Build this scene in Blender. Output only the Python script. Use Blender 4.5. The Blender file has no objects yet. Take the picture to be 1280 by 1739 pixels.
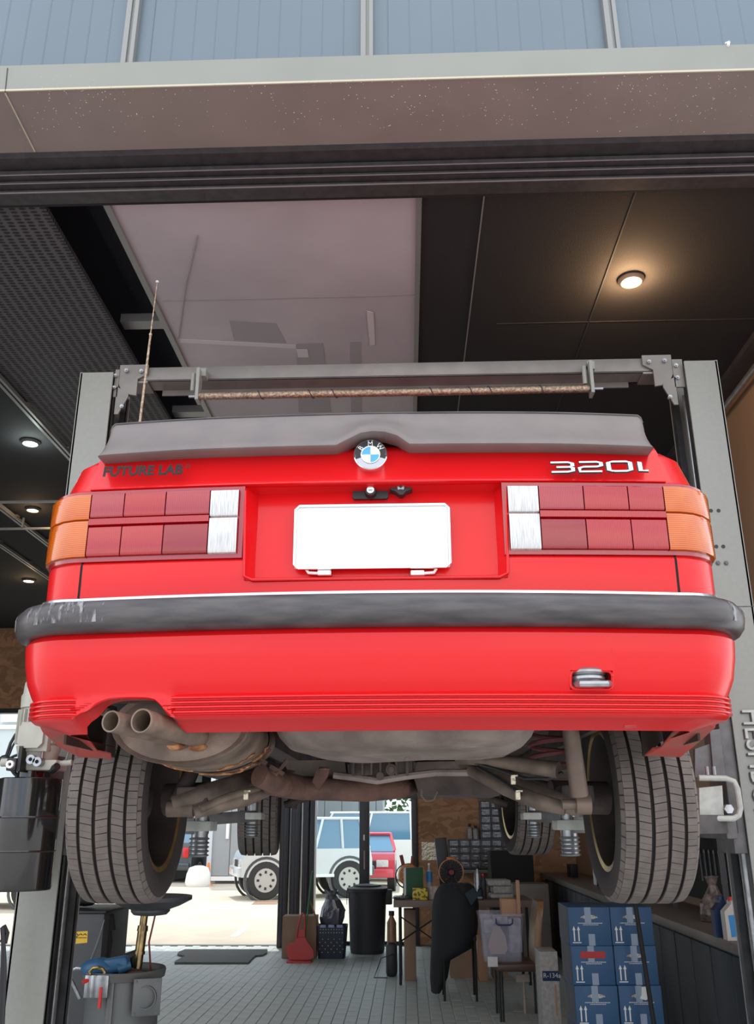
import bpy, bmesh, math, random
from mathutils import Vector, Matrix
random.seed(7)
sc = bpy.context.scene
COL = sc.collection
R = math.radians

# ---------------------------------------------------------------- camera
F, PX, PY, CH = 1500.0, 640.0, 869.5, 1.65
cam_m = (Matrix.Rotation(R(1.8), 4, 'Z') @ Matrix.Rotation(R(90 + 19.46), 4, 'X') @ Matrix.Rotation(R(-0.18), 4, 'Z'))
cd = bpy.data.cameras.new('camera'); cam = bpy.data.objects.new('camera', cd); COL.objects.link(cam)
cam.matrix_world = Matrix.Translation((0, 0, CH)) @ cam_m
cd.sensor_fit = 'VERTICAL'; cd.sensor_height = 36; cd.lens = F * 36 / 1739
cd.clip_start = 0.02; cd.clip_end = 300
sc.camera = cam
RM = cam_m.to_3x3()

# ---------------------------------------------------------------- light
w = bpy.data.worlds.new('sky'); sc.world = w; w.use_nodes = True
nt = w.node_tree; bg = nt.nodes['Background']
tc = nt.nodes.new('ShaderNodeTexCoord')
nz = nt.nodes.new('ShaderNodeTexNoise'); nz.inputs['Scale'].default_value = 2.6; nz.inputs['Detail'].default_value = 5
rp = nt.nodes.new('ShaderNodeValToRGB')
rp.color_ramp.elements[0].position = 0.40; rp.color_ramp.elements[0].color = (0.58, 0.70, 0.88, 1)
rp.color_ramp.elements[1].position = 0.60; rp.color_ramp.elements[1].color = (1.0, 0.98, 0.95, 1)
nt.links.new(tc.outputs['Generated'], nz.inputs['Vector']); nt.links.new(nz.outputs['Fac'], rp.inputs['Fac'])
nt.links.new(rp.outputs['Color'], bg.inputs['Color'])
bg.inputs['Strength'].default_value = 1.9
sd = bpy.data.lights.new('sun', 'SUN'); sun = bpy.data.objects.new('sun', sd); COL.objects.link(sun)
sd.energy = 2.5; sd.angle = R(1.5); sd.color = (1, 0.94, 0.84)
sun.rotation_euler = Vector((-0.10, 0.36, 0.93)).to_track_quat('Z', 'Y').to_euler()
sun.location = (0, 10, 20)
sc.view_settings.view_transform = 'Standard'; sc.view_settings.look = 'None'
sc.view_settings.exposure = 0.22; sc.view_settings.gamma = 1; sc.view_settings.use_curve_mapping = False

# ---------------------------------------------------------------- helpers
def ray(px, py):
    return RM @ Vector(((px - PX) / F, (PY - py) / F, -1))
def at(px, py, Y):
    d = ray(px, py); return Vector((0, 0, CH)) + d * (Y / d.y)
def atz(px, py, Z):
    d = ray(px, py); return Vector((0, 0, CH)) + d * ((Z - CH) / d.z)
def atx(px, py, X):
    d = ray(px, py); return Vector((0, 0, CH)) + d * (X / d.x)
def zy(py, Y, px=640): return at(px, py, Y).z

class MB:
    def __init__(s): s.v = []; s.f = []
    def add(s, vs, fs):
        o = len(s.v); s.v += [Vector(v) for v in vs]; s.f += [[i + o for i in f] for f in fs]; return s
    def bm(s, b, M=None):
        if M: bmesh.ops.transform(b, matrix=M, verts=b.verts)
        b.verts.index_update(); s.add([v.co.copy() for v in b.verts], [[v.index for v in f.verts] for f in b.faces]); b.free(); return s
    def box(s, c, size, rot=None, bev=0, seg=2):
        b = bmesh.new(); bmesh.ops.create_cube(b, size=1)
        bmesh.ops.scale(b, vec=size, verts=b.verts)
        if bev: bmesh.ops.bevel(b, geom=b.edges[:], offset=bev, segments=seg, profile=0.5, affect='EDGES')
        M = Matrix.Translation(c)
        if rot is not None: M = M @ (rot if isinstance(rot, Matrix) else Matrix.Rotation(rot, 4, 'Z'))
        return s.bm(b, M)
    def bx(s, x0, x1, y0, y1, z0, z1, bev=0, seg=2):
        return s.box(((x0+x1)/2, (y0+y1)/2, (z0+z1)/2), (abs(x1-x0), abs(y1-y0), abs(z1-z0)), None, bev, seg)
    def cyl(s, p0, p1, r0, r1=None, n=16, cap=True, inner=None):
        p0 = Vector(p0); p1 = Vector(p1); r1 = r0 if r1 is None else r1
        q = (p1 - p0).to_track_quat('Z', 'Y'); vs = []; fs = []
        L = [(p0, r0), (p1, r1)]
        if inner: L = [(p0, r0), (p1, r1), (p1, inner), (p0, inner)]
        for p, r in L:
            vs += [p + q @ Vector((r*math.cos(2*math.pi*i/n), r*math.sin(2*math.pi*i/n), 0)) for i in range(n)]
        m = len(L); rng = range(m) if inner else range(m-1)
        for k in rng:
            a = k*n; b = ((k+1) % m)*n
            fs += [[a+i, a+(i+1) % n, b+(i+1) % n, b+i] for i in range(n)]
        if cap and not inner: fs += [list(range(n))[::-1], list(range(n, 2*n))]
        return s.add(vs, fs)
    def tube(s, pts, r, n=8, cap=True):
        pts = [Vector(p) for p in pts]; rs = r if isinstance(r, (list, tuple)) else [r]*len(pts)
        vs = []; fs = []; up = None
        for k, p in enumerate(pts):
            d = (pts[min(k+1, len(pts)-1)] - pts[max(k-1, 0)]).normalized()
            if up is None: up = Vector((0, 0, 1)) if abs(d.z) < .9 else Vector((1, 0, 0))
            x = d.cross(up).normalized(); up = x.cross(d).normalized()
            vs += [p + (x*math.cos(2*math.pi*i/n) + up*math.sin(2*math.pi*i/n))*rs[k] for i in range(n)]
        for k in range(len(pts)-1):
            fs += [[k*n+i, k*n+(i+1) % n, (k+1)*n+(i+1) % n, (k+1)*n+i] for i in range(n)]
        if cap: fs += [list(range(n))[::-1], [(len(pts)-1)*n+i for i in range(n)]]
        return s.add(vs, fs)
    def lathe(s, prof, o=(0, 0, 0), M=None, n=32, closed=False, caps=True):
        # prof: (r, h) about local z
        o = Vector(o); M = M or Matrix.Identity(3); vs = []; fs = []
        for r, h in prof:
            vs += [o + M @ Vector((r*math.cos(2*math.pi*i/n), r*math.sin(2*math.pi*i/n), h)) for i in range(n)]
        m = len(prof)
        for k in range(m if closed else m-1):
            a = k*n; b = ((k+1) % m)*n
            fs += [[a+i, a+(i+1) % n, b+(i+1) % n, b+i] for i in range(n)]
        if not closed and caps:
            if prof[0][0] > 1e-5: fs.append(list(range(n))[::-1])
            if prof[-1][0] > 1e-5: fs.append([(m-1)*n+i for i in range(n)])
        return s.add(vs, fs)
    def poly(s, pts, off):
        # flat polygon given thickness by the vector off
        pts = [Vector(p) for p in pts]; off = Vector(off); n = len(pts)
        return s.add(pts + [p + off for p in pts], [list(range(n)), list(range(n, 2*n))[::-1]] + [[i, i+n, (i+1) % n + n, (i+1) % n] for i in range(n)])
    def grid(s, rows, closed=False):
        m = len(rows[0]); vs = [p for r_ in rows for p in r_]; fs = []
        for k in range(len(rows)-1):
            for i in range(m if closed else m-1):
                fs.append([k*m+i, k*m+(i+1) % m, (k+1)*m+(i+1) % m, (k+1)*m+i])
        return s.add(vs, fs)
    def ball(s, c, r, sc3=(1, 1, 1), seg=16, jit=0):
        b = bmesh.new(); bmesh.ops.create_uvsphere(b, u_segments=seg, v_segments=max(6, seg*2//3), radius=r)
        for v in b.verts:
            if jit: v.co *= 1 + random.uniform(-jit, jit)
            v.co = Vector((v.co.x*sc3[0], v.co.y*sc3[1], v.co.z*sc3[2]))
        return s.bm(b, Matrix.Translation(c))
    def xf(s, M):
        s.v = [M @ v for v in s.v]; return s
    def build(s, name, mat, parent=None, base=None, label=None, cat=None, group=None, kind=None, smooth=True, ang=32, mods=None):
        if parent is not None:
            off = Vector((0, 0, 0)); q = parent
            while q is not None: off += q.location; q = q.parent
        else:
            if base is None:
                xs = [v.x for v in s.v]; ys = [v.y for v in s.v]; zs = [v.z for v in s.v]
                base = ((min(xs)+max(xs))/2, (min(ys)+max(ys))/2, min(zs))
            off = Vector(base)
        me = bpy.data.meshes.new(name); me.from_pydata([v - off for v in s.v], [], s.f); me.validate()
        b = bmesh.new(); b.from_mesh(me); bmesh.ops.recalc_face_normals(b, faces=b.faces[:]); b.to_mesh(me); b.free()
        if smooth:
            me.polygons.foreach_set('use_smooth', [True]*len(me.polygons)); me.set_sharp_from_angle(angle=R(ang))
        me.materials.append(mat)
        o = bpy.data.objects.new(name, me); COL.objects.link(o)
        if parent is not None: o.parent = parent
        else: o.location = off
        tag(o, label, cat, group, kind)
        return o

def tag(o, label=None, cat=None, group=None, kind=None):
    if label: o['label'] = label
    if cat: o['category'] = cat
    if group: o['group'] = group
    if kind: o['kind'] = kind
    return o
def thing(name, label, cat, loc, group=None, kind=None):
    o = bpy.data.objects.new(name, None); COL.objects.link(o); o.location = loc; o.empty_display_size = .1
    return tag(o, label, cat, group, kind)
def copy_tree(o, parent=None, loc=None, label=None, rz=None):
    c = o.copy(); COL.objects.link(c)
    if parent is not None: c.parent = parent
    if loc is not None: c.location = loc
    if rz is not None: c.rotation_euler.z = rz
    if label: c['label'] = label
    for ch in list(o.children): copy_tree(ch, c)
    return c
def text_mb(body, size, depth=0.001, res=2, bold=0):
    cu = bpy.data.curves.new('lettering', 'FONT'); cu.body = body; cu.size = size; cu.extrude = depth; cu.resolution_u = res; cu.offset = bold
    cu.align_x = 'CENTER'; cu.align_y = 'CENTER'
    o = bpy.data.objects.new('lettering', cu); COL.objects.link(o)
    me = bpy.data.meshes.new_from_object(o.evaluated_get(bpy.context.evaluated_depsgraph_get()))
    m = MB(); m.add([v.co.copy() for v in me.vertices], [list(p.vertices) for p in me.polygons])
    bpy.data.objects.remove(o); bpy.data.curves.remove(cu); bpy.data.meshes.remove(me)
    return m
def face_cam(o):   # text in local xy -> upright, facing -Y, centred at o
    return Matrix.Translation(o) @ Matrix.Rotation(R(90), 4, 'X')

# ---------------------------------------------------------------- materials
def mat(name, col, rough=.5, metal=0, var=0, vscale=8, col2=None, bump=0, bscale=60, coat=0, trans=0, alpha=1, emit=None, estr=0, spec=None, stretch=None, thresh=None, ior=None):
    m = bpy.data.materials.new(name); m.use_nodes = True; n = m.node_tree; b = n.nodes['Principled BSDF']
    c = (*col, 1); b.inputs['Base Color'].default_value = c
    b.inputs['Roughness'].default_value = rough; b.inputs['Metallic'].default_value = metal
    if coat: b.inputs['Coat Weight'].default_value = coat; b.inputs['Coat Roughness'].default_value = .04
    if trans: b.inputs['Transmission Weight'].default_value = trans
    if alpha < 1: b.inputs['Alpha'].default_value = alpha
    if spec is not None: b.inputs['Specular IOR Level'].default_value = spec
    if ior: b.inputs['IOR'].default_value = ior
    if emit: b.inputs['Emission Color'].default_value = (*emit, 1); b.inputs['Emission Strength'].default_value = estr
    if var or col2 or bump:
        t = n.nodes.new('ShaderNodeTexCoord'); mp = n.nodes.new('ShaderNodeMapping')
        if stretch: mp.inputs['Scale'].default_value = stretch
        n.links.new(t.outputs['Object'], mp.inputs['Vector'])
    if var or col2:
        z = n.nodes.new('ShaderNodeTexNoise'); z.inputs['Scale'].default_value = vscale; z.inputs['Detail'].default_value = 6
        r = n.nodes.new('ShaderNodeValToRGB'); lo, hi = thresh or (.35, .65)
        r.color_ramp.elements[0].position = lo; r.color_ramp.elements[1].position = hi
        k = 1 - var
        r.color_ramp.elements[0].color = (*(col2 if col2 else [x*k for x in col]), 1); r.color_ramp.elements[1].color = c
        n.links.new(mp.outputs[0], z.inputs['Vector']); n.links.new(z.outputs['Fac'], r.inputs['Fac']); n.links.new(r.outputs[0], b.inputs['Base Color'])
    if bump:
        z2 = n.nodes.new('ShaderNodeTexNoise'); z2.inputs['Scale'].default_value = bscale; z2.inputs['Detail'].default_value = 3
        bp = n.nodes.new('ShaderNodeBump'); bp.inputs['Strength'].default_value = bump; bp.inputs['Distance'].default_value = .01
        n.links.new(mp.outputs[0], z2.inputs['Vector']); n.links.new(z2.outputs['Fac'], bp.inputs['Height']); n.links.new(bp.outputs[0], b.inputs['Normal'])
    return m
def patchy(name, col, rough, scale, lo, hi, stretch):
    m = mat(name, col, rough); n = m.node_tree; p = n.nodes['Principled BSDF']
    t = n.nodes.new('ShaderNodeTexCoord'); mp = n.nodes.new('ShaderNodeMapping'); mp.inputs['Scale'].default_value = stretch
    z = n.nodes.new('ShaderNodeTexNoise'); z.inputs['Scale'].default_value = scale; z.inputs['Detail'].default_value = 6
    r = n.nodes.new('ShaderNodeMapRange'); r.inputs[1].default_value = lo; r.inputs[2].default_value = hi
    n.links.new(t.outputs['Object'], mp.inputs[0]); n.links.new(mp.outputs[0], z.inputs['Vector']); n.links.new(z.outputs['Fac'], r.inputs[0]); n.links.new(r.outputs[0], p.inputs['Alpha'])
    return m
def osb(name, a, b_, scale=9):
    m = mat(name, a, .8); n = m.node_tree; p = n.nodes['Principled BSDF']
    t = n.nodes.new('ShaderNodeTexCoord'); z = n.nodes.new('ShaderNodeTexNoise'); z.inputs['Scale'].default_value = 3; z.inputs['Detail'].default_value = 4
    mx = n.nodes.new('ShaderNodeMixRGB'); mx.inputs[0].default_value = .35
    v = n.nodes.new('ShaderNodeTexVoronoi'); v.inputs['Scale'].default_value = scale; mp = n.nodes.new('ShaderNodeMapping'); mp.inputs['Scale'].default_value = (1, 1, 2.6)
    r = n.nodes.new('ShaderNodeValToRGB'); r.color_ramp.elements[0].color = (*b_, 1); r.color_ramp.elements[1].color = (*a, 1)
    s = n.nodes.new('ShaderNodeSeparateColor')
    n.links.new(t.outputs['Object'], mx.inputs[1]); n.links.new(t.outputs['Object'], z.inputs[0]); n.links.new(z.outputs['Color'], mx.inputs[2])
    n.links.new(mx.outputs[0], mp.inputs[0]); n.links.new(mp.outputs[0], v.inputs['Vector']); n.links.new(v.outputs['Color'], s.inputs[0])
    n.links.new(s.outputs[0], r.inputs[0]); n.links.new(r.outputs[0], p.inputs['Base Color'])
    return m
def lens(name, col, axis, scale):   # moulded lens with fine optic ribs
    m = mat(name, col, .14, coat=.8); n = m.node_tree; p = n.nodes['Principled BSDF']
    t = n.nodes.new('ShaderNodeTexCoord'); s_ = n.nodes.new('ShaderNodeSeparateXYZ'); n.links.new(t.outputs['Object'], s_.inputs[0])
    outs = []
    for i, a in enumerate(axis):
        if not a: continue
        k = n.nodes.new('ShaderNodeMath'); k.operation = 'MULTIPLY'; k.inputs[1].default_value = scale*20; n.links.new(s_.outputs[i], k.inputs[0])
        q = n.nodes.new('ShaderNodeMath'); q.operation = 'SINE'; n.links.new(k.outputs[0], q.inputs[0]); outs.append(q)
    o = outs[0]
    if len(outs) > 1: o = n.nodes.new('ShaderNodeMath'); o.operation = 'MULTIPLY'; n.links.new(outs[0].outputs[0], o.inputs[0]); n.links.new(outs[1].outputs[0], o.inputs[1])
    r = n.nodes.new('ShaderNodeMapRange'); r.inputs[1].default_value = -1; r.inputs[3].default_value = 0
    n.links.new(o.outputs[0], r.inputs[0])
    c = n.nodes.new('ShaderNodeValToRGB'); c.color_ramp.elements[0].color = (*[x*.62 for x in col], 1); c.color_ramp.elements[1].color = (*col, 1); n.links.new(r.outputs[0], c.inputs[0]); n.links.new(c.outputs[0], p.inputs['Base Color'])
    b = n.nodes.new('ShaderNodeBump'); b.inputs['Strength'].default_value = .25; b.inputs['Distance'].default_value = .001; n.links.new(r.outputs[0], b.inputs['Height']); n.links.new(b.outputs[0], p.inputs['Normal'])
    return m
M = {}
M['red'] = mat('red_paint', (0.72, 0.006, 0.009), .30, coat=.25, spec=.35)
M['reddirt'] = mat('dusty_red_underside', (0.55, 0.05, 0.045), .6, col2=(.34, .12, .09), vscale=14)
M['plastic'] = mat('weathered_black_plastic', (0.19, 0.158, 0.148), .42, col2=(.165, .138, .13), vscale=12, bump=.05, bscale=300)
M['bumper'] = mat('bumper_rubber', (0.09, 0.080, 0.080), .34, col2=(.045, .04, .042), vscale=9, stretch=(1, 1, 6))
M['scuff'] = patchy('scuffed_rubber', (0.30, 0.29, 0.30), .6, 45, .52, .66, (1.6, 1, .45))
M['black'] = mat('black_plastic', (0.018, 0.017, 0.018), .45)
M['blackmatte'] = mat('matte_black', (0.02, 0.018, 0.018), .8)
M['chrome'] = mat('chrome', (.85, .86, .88), .12, metal=1)
M['steel'] = mat('steel', (.45, .46, .47), .35, metal=.8, var=.3, vscale=30)
M['white'] = mat('white_paint', (.85, .85, .83), .5)
M['lensred'] = lens('red_lens', (.48, .004, .010), (1, 0, 0), 75)
M['lensred2'] = lens('deep_red_lens', (.34, .003, .008), (1, 0, 1), 60)
M['lenspink'] = lens('sky_paled_red_lens', (.44, .022, .036), (1, 0, 0), 75)  # paler pink: sky reflection on the upper cells put into the colour
M['lensamber'] = lens('amber_lens', (.72, .135, .002), (0, 0, 1), 60)
M['lensclear'] = mat('clear_reverse_lens', (.78, .77, .75), .15, coat=1, bump=.3, bscale=300, stretch=(5, 1, .3), col2=(.5, .5, .5), vscale=80)
M['lamphouse'] = mat('lamp_housing', (.35, .012, .02), .2, coat=1)
M['blue'] = mat('badge_blue', (.02, .35, .80), .2, coat=1)
M['grey'] = mat('badge_silver', (.42, .43, .48), .2, metal=.7)
M['rubber'] = mat('tyre_rubber', (0.17, 0.142, 0.125), .75, var=.25, vscale=20)
M['rubberdark'] = mat('tyre_groove_rubber', (0.045, 0.036, 0.033), .85)
M['gold'] = mat('gold_rim_lip', (.75, .50, .18), .28, metal=.9, var=.4, vscale=10)
M['rimdark'] = mat('dusty_dark_wheel', (.07, .052, .045), .6, metal=.3, var=.4, vscale=9)
M['under'] = mat('underseal', (.12, .09, .078), .75, col2=(.06, .045, .04), vscale=12, bump=.3, bscale=40)
M['underl'] = mat('stone_guard', (.30, .24, .205), .7, col2=(.17, .13, .11), vscale=9, bump=.25, bscale=50)
M['exhaust'] = mat('aged_exhaust_steel', (.31, .225, .17), .5, metal=.25, col2=(.15, .105, .08), vscale=12, bump=.2, bscale=50)
M['sootgap'] = mat('soot_and_gap_shade_black', (.025, .022, .022), .9)  # also the black that stands for shade in the panel gaps
M['rust'] = mat('rusty_pipe', (.17, .085, .06), .75, col2=(.08, .045, .035), vscale=14, bump=.3, bscale=60)
M['rustb'] = mat('flaking_rust', (.62, .30, .12), .8, col2=(.20, .07, .03), vscale=40)
M['arm'] = mat('dirty_suspension_arm', (.22, .165, .125), .6, col2=(.10, .075, .06), vscale=14, metal=.2)
M['shock'] = mat('dusty_shock_absorber', (.22, .16, .12), .5, metal=.3, col2=(.14, .10, .085), vscale=10)
M['spring'] = mat('faded_red_coil_spring', (.30, .09, .09), .6)
M['lift'] = mat('pale_green_grey_lift_paint', (.285, .285, .255), .38, var=.06, vscale=40, bump=.06, bscale=120)
M['liftdk'] = mat('greased_steel', (.10, .10, .105), .4, metal=.7, var=.4, vscale=12)
M['liftarm'] = mat('grey_carriage_steel', (.16, .15, .15), .5, metal=.3, var=.3, vscale=15)
M['copper'] = mat('foil_wrapped_bar', (.52, .38, .27), .32, metal=.8, col2=(.20, .15, .11), vscale=90, bump=.5, bscale=200)
M['brass'] = mat('oily_brass', (.50, .34, .12), .25, metal=.9, col2=(.12, .09, .06), vscale=10)
M['motor'] = mat('cream_grey_cast_motor', (.48, .47, .40), .5, var=.12, vscale=20)
M['ceiling'] = mat('black_ceiling', (.015, .014, .016), .9, bump=.3, bscale=150)
M['dark'] = mat('dark_recess', (.03, .034, .045), .8)
M['sheet'] = mat('white_ceiling_sheet', (.56, .50, .53), .55, col2=(.47, .42, .45), vscale=1.4, bump=.15, bscale=4)
M['tape'] = mat('grey_tape', (.36, .33, .35), .5)
M['tapel'] = mat('pale_tape', (.66, .61, .63), .5)
M['front'] = mat('header_front_face', (.27, .275, .245), .5, var=.06, vscale=3)
M['beam'] = mat('grimy_beam_paint', (.23, .21, .19), .45, metal=.2, var=.2, vscale=8)
M['soffit'] = mat('bounce_tinted_header', (.30, .245, .22), .45, var=.10, vscale=3)  # brown tint of light bounced off the red car, put into the colour
M['track'] = mat('dark_bronze_door_track', (.075, .066, .068), .45, metal=.3, var=.3, vscale=20)
M['trackl'] = mat('pale_track_edge', (.26, .22, .22), .4, metal=.3)
M['clad'] = mat('blue_grey_wall_cladding', (.15, .19, .225), .35, metal=.25, var=.08, vscale=1.0)
M['mullion'] = mat('cladding_mullion', (.27, .27, .26), .4, metal=.3)
M['caulk'] = mat('yellowed_sealant', (.55, .50, .38), .7)
M['speck'] = mat('water_drop_specks', (.75, .70, .62), .3)
M['osb'] = osb('strand_board', (.58, .31, .16), (.34, .17, .085))
M['ply'] = mat('plywood', (.40, .24, .14), .6, var=.2, vscale=2, stretch=(1, 1, .25))
M['wallgrey'] = mat('dark_grey_wall', (.06, .06, .065), .8)
M['asphalt'] = mat('pale_sunlit_concrete', (.58, .52, .41), .85, col2=(.50, .45, .36), vscale=1.5)
M['apron'] = mat('forecourt_concrete', (.52, .50, .48), .85, var=.15, vscale=2)
M['paver'] = mat('grey_green_paver', (.60, .67, .65), .5, var=.12, vscale=5)
M['joint'] = mat('paver_joint', (.17, .19, .19), .9)
M['mat'] = mat('grey_rubber_mat', (.12, .12, .11), .85, bump=.3, bscale=100)
M['frame'] = mat('dark_door_frame', (.045, .038, .042), .4)
M['glass'] = mat('glass', (.85, .95, .95), .02, trans=1, ior=1.1)
M['autoglass'] = mat('tinted_blue_glass', (.10, .22, .34), .05, coat=1)
M['silver'] = mat('silver_car_paint', (.62, .66, .68), .3, metal=.3, coat=.6)
M['carwhite'] = mat('white_car_paint', (.80, .82, .80), .3, coat=.6)
M['cartyre'] = mat('car_tyre', (.03, .03, .03), .8)
M['wheelrim'] = mat('grey_alloy', (.5, .5, .48), .4, metal=.4)
M['cardark'] = mat('dark_car_paint', (.05, .06, .07), .3, coat=.7)
M['carred'] = mat('crimson_car_paint', (.60, .04, .07), .3, coat=.7)
M['redlamp'] = mat('red_lamp', (.6, .02, .02), .2)
M['orange'] = mat('orange_plastic', (.85, .22, .03), .5)
M['siding'] = mat('grey_siding', (.33, .35, .36), .6, var=.06, vscale=1)
M['sidingl'] = mat('pale_siding', (.52, .60, .62), .6)
M['leaf'] = mat('foliage', (.10, .20, .07), .7, var=.5, vscale=4)
M['card'] = mat('brown_cardboard', (.32, .20, .13), .8, var=.12, vscale=6)
M['carddk'] = mat('tan_board', (.46, .27, .16), .8)
M['dustpan'] = mat('red_plastic_dustpan', (.52, .04, .035), .45)
M['green'] = mat('green_stick', (.03, .20, .08), .5)
M['greenbox'] = mat('dark_green_box', (.015, .085, .035), .6)
M['bluedk'] = mat('dark_blue_black_plastic', (.025, .03, .05), .5)
M['lilac'] = mat('lilac_plastic', (.30, .33, .55), .4)
M['binblack'] = mat('black_bin_plastic', (.032, .030, .034), .6)
M['bag'] = mat('crinkled_dark_plastic', (.08, .08, .10), .15, coat=.5, bump=.9, bscale=20)
M['bagsilver'] = mat('shiny_plastic_film', (.45, .47, .52), .12, metal=.6, bump=1, bscale=18, col2=(.08, .08, .1), vscale=16)
M['table'] = mat('brown_table_top', (.22, .16, .13), .6, var=.15, vscale=6)
M['denim'] = mat('dark_jacket_cloth', (.022, .024, .027), .95, bump=.3, bscale=60)
M['denim2'] = mat('dark_teal_cloth', (.03, .05, .06), .95)
M['leather'] = mat('brown_leather', (.30, .155, .07), .32, var=.2, vscale=8)
M['leatherdk'] = mat('dark_brown_leather_seat', (.10, .055, .04), .4, var=.2, vscale=8)
M['tub'] = mat('clear_violet_plastic', (.62, .62, .75), .15, alpha=.22, coat=.3)
M['tubcon'] = mat('clutter_in_tub', (.30, .24, .26), .6, col2=(.48, .50, .62), vscale=14)
M['navyh'] = mat('navy_handle', (.02, .03, .12), .4)
M['beige'] = mat('beige_foam', (.50, .38, .32), .7)
M['yellow'] = mat('yellow_print', (.72, .52, .04), .5, col2=(.12, .09, .02), vscale=40, thresh=(.46, .5))
M['sticker'] = mat('yellow_sticker', (.75, .45, .03), .5)
M['bottle'] = mat('clear_pet', (.65, .72, .75), .1, alpha=.6)
M['labelblue'] = mat('blue_label', (.05, .30, .70), .4)
M['boxblue'] = mat('blue_oil_carton', (.028, .095, .21), .55, var=.15, vscale=5)
M['boxslate'] = mat('slate_carton_side', (.10, .10, .12), .6, var=.3, vscale=8)
M['print'] = mat('white_print', (.70, .70, .68), .6)
M['printgold'] = mat('gold_and_silver_crest', (.42, .30, .14), .4, col2=(.45, .48, .55), vscale=60, thresh=(.45, .55))
M['tapec'] = mat('translucent_tape', (.25, .32, .42), .3)
M['redtape'] = mat('red_marker_tape', (.42, .03, .03), .6)
M['navy'] = mat('charcoal_navy_cabinet', (.045, .052, .062), .6, var=.15, vscale=10)
M['worktop'] = mat('taupe_worktop', (.21, .185, .165), .5, var=.12, vscale=12)
M['shelf'] = mat('slate_shelf', (.09, .095, .10), .5)
M['bottleblue'] = mat('dark_blue_jug', (.015, .035, .10), .35)
M['bottlewhite'] = mat('cream_jug', (.62, .60, .55), .4)
M['redcap'] = mat('red_cap', (.65, .03, .03), .4)
M['drawer'] = mat('clear_grey_drawer', (.30, .29, .30), .25, coat=.4, col2=(.10, .075, .075), vscale=20)
M['plate'] = mat('checker_plate', (.55, .48, .36), .3, metal=.7, bump=1, bscale=30)
M['bluetool'] = mat('blue_tool_plastic', (.03, .11, .22), .4)
M['can'] = mat('grey_drum', (.17, .175, .175), .45, metal=.3, var=.3, vscale=6, stretch=(1, 1, .2))
M['trolley'] = mat('charcoal_cabinet', (.065, .066, .068), .55, var=.12, vscale=10)
M['dish'] = mat('grey_black_dish', (.085, .085, .09), .5, var=.2, vscale=10)
M['amber'] = mat('patterned_orange_jug', (.55, .19, .04), .35)
M['warm'] = mat('warm_lamp', (1, .8, .5), .5, emit=(1, .62, .28), estr=28)
M['cool'] = mat('cool_lamp', (1, 1, 1), .5, emit=(.85, 1, .95), estr=28)
M['padw'] = mat('pale_painted_pad_arm', (.52, .53, .48), .5, var=.2, vscale=30)
M['bookw'] = mat('pale_paper', (.50, .48, .46), .7, var=.3, vscale=30)
M['bookr'] = mat('dull_red_cloth', (.25, .06, .05), .7)
# black perforated ceiling mesh
def mesh_mat():
    m = mat('perforated_black_ceiling', (.06, .055, .06), .7); n = m.node_tree; p = n.nodes['Principled BSDF']
    t = n.nodes.new('ShaderNodeTexCoord'); mp = n.nodes.new('ShaderNodeMapping'); mp.inputs['Scale'].default_value = (18, 36, 1)
    v = n.nodes.new('ShaderNodeTexVoronoi'); v.inputs['Scale'].default_value = 1; v.inputs['Randomness'].default_value = .15
    r = n.nodes.new('ShaderNodeValToRGB'); r.color_ramp.elements[0].position = .30; r.color_ramp.elements[1].position = .42
    r.color_ramp.elements[0].color = (.012, .012, .015, 1); r.color_ramp.elements[1].color = (.095, .085, .09, 1)
    n.links.new(t.outputs['Object'], mp.inputs[0]); n.links.new(mp.outputs[0], v.inputs['Vector']); n.links.new(v.outputs['Distance'], r.inputs[0]); n.links.new(r.outputs[0], p.inputs['Base Color'])
    return m
M['perf'] = mesh_mat()
def brick_mat():
    m = mat('paver_pattern', (.3, .34, .33), .6); n = m.node_tree; p = n.nodes['Principled BSDF']
    t = n.nodes.new('ShaderNodeTexCoord'); mp = n.nodes.new('ShaderNodeMapping'); mp.inputs['Rotation'].default_value = (0, 0, R(90))
    b = n.nodes.new('ShaderNodeTexBrick'); b.inputs['Scale'].default_value = 1
    b.inputs['Brick Width'].default_value = .22; b.inputs['Row Height'].default_value = .11; b.inputs['Mortar Size'].default_value = .003
    b.inputs['Color1'].default_value = (.60, .67, .65, 1); b.inputs['Color2'].default_value = (.45, .51, .49, 1); b.inputs['Mortar'].default_value = (.1, .115, .115, 1)
    n.links.new(t.outputs['Object'], mp.inputs[0]); n.links.new(mp.outputs[0], b.inputs['Vector']); n.links.new(b.outputs['Color'], p.inputs['Base Color'])
    return m
M['brick'] = brick_mat()

# ================================================================ SETTING
CEIL = 4.70; BACK = 14.1; XR = 2.48; XL = -7.0
fl = MB().bx(XL, XR, 3.2, BACK, -.12, -.012).build('floor', M['brick'], kind='structure', base=(0, 0, 0))
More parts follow.
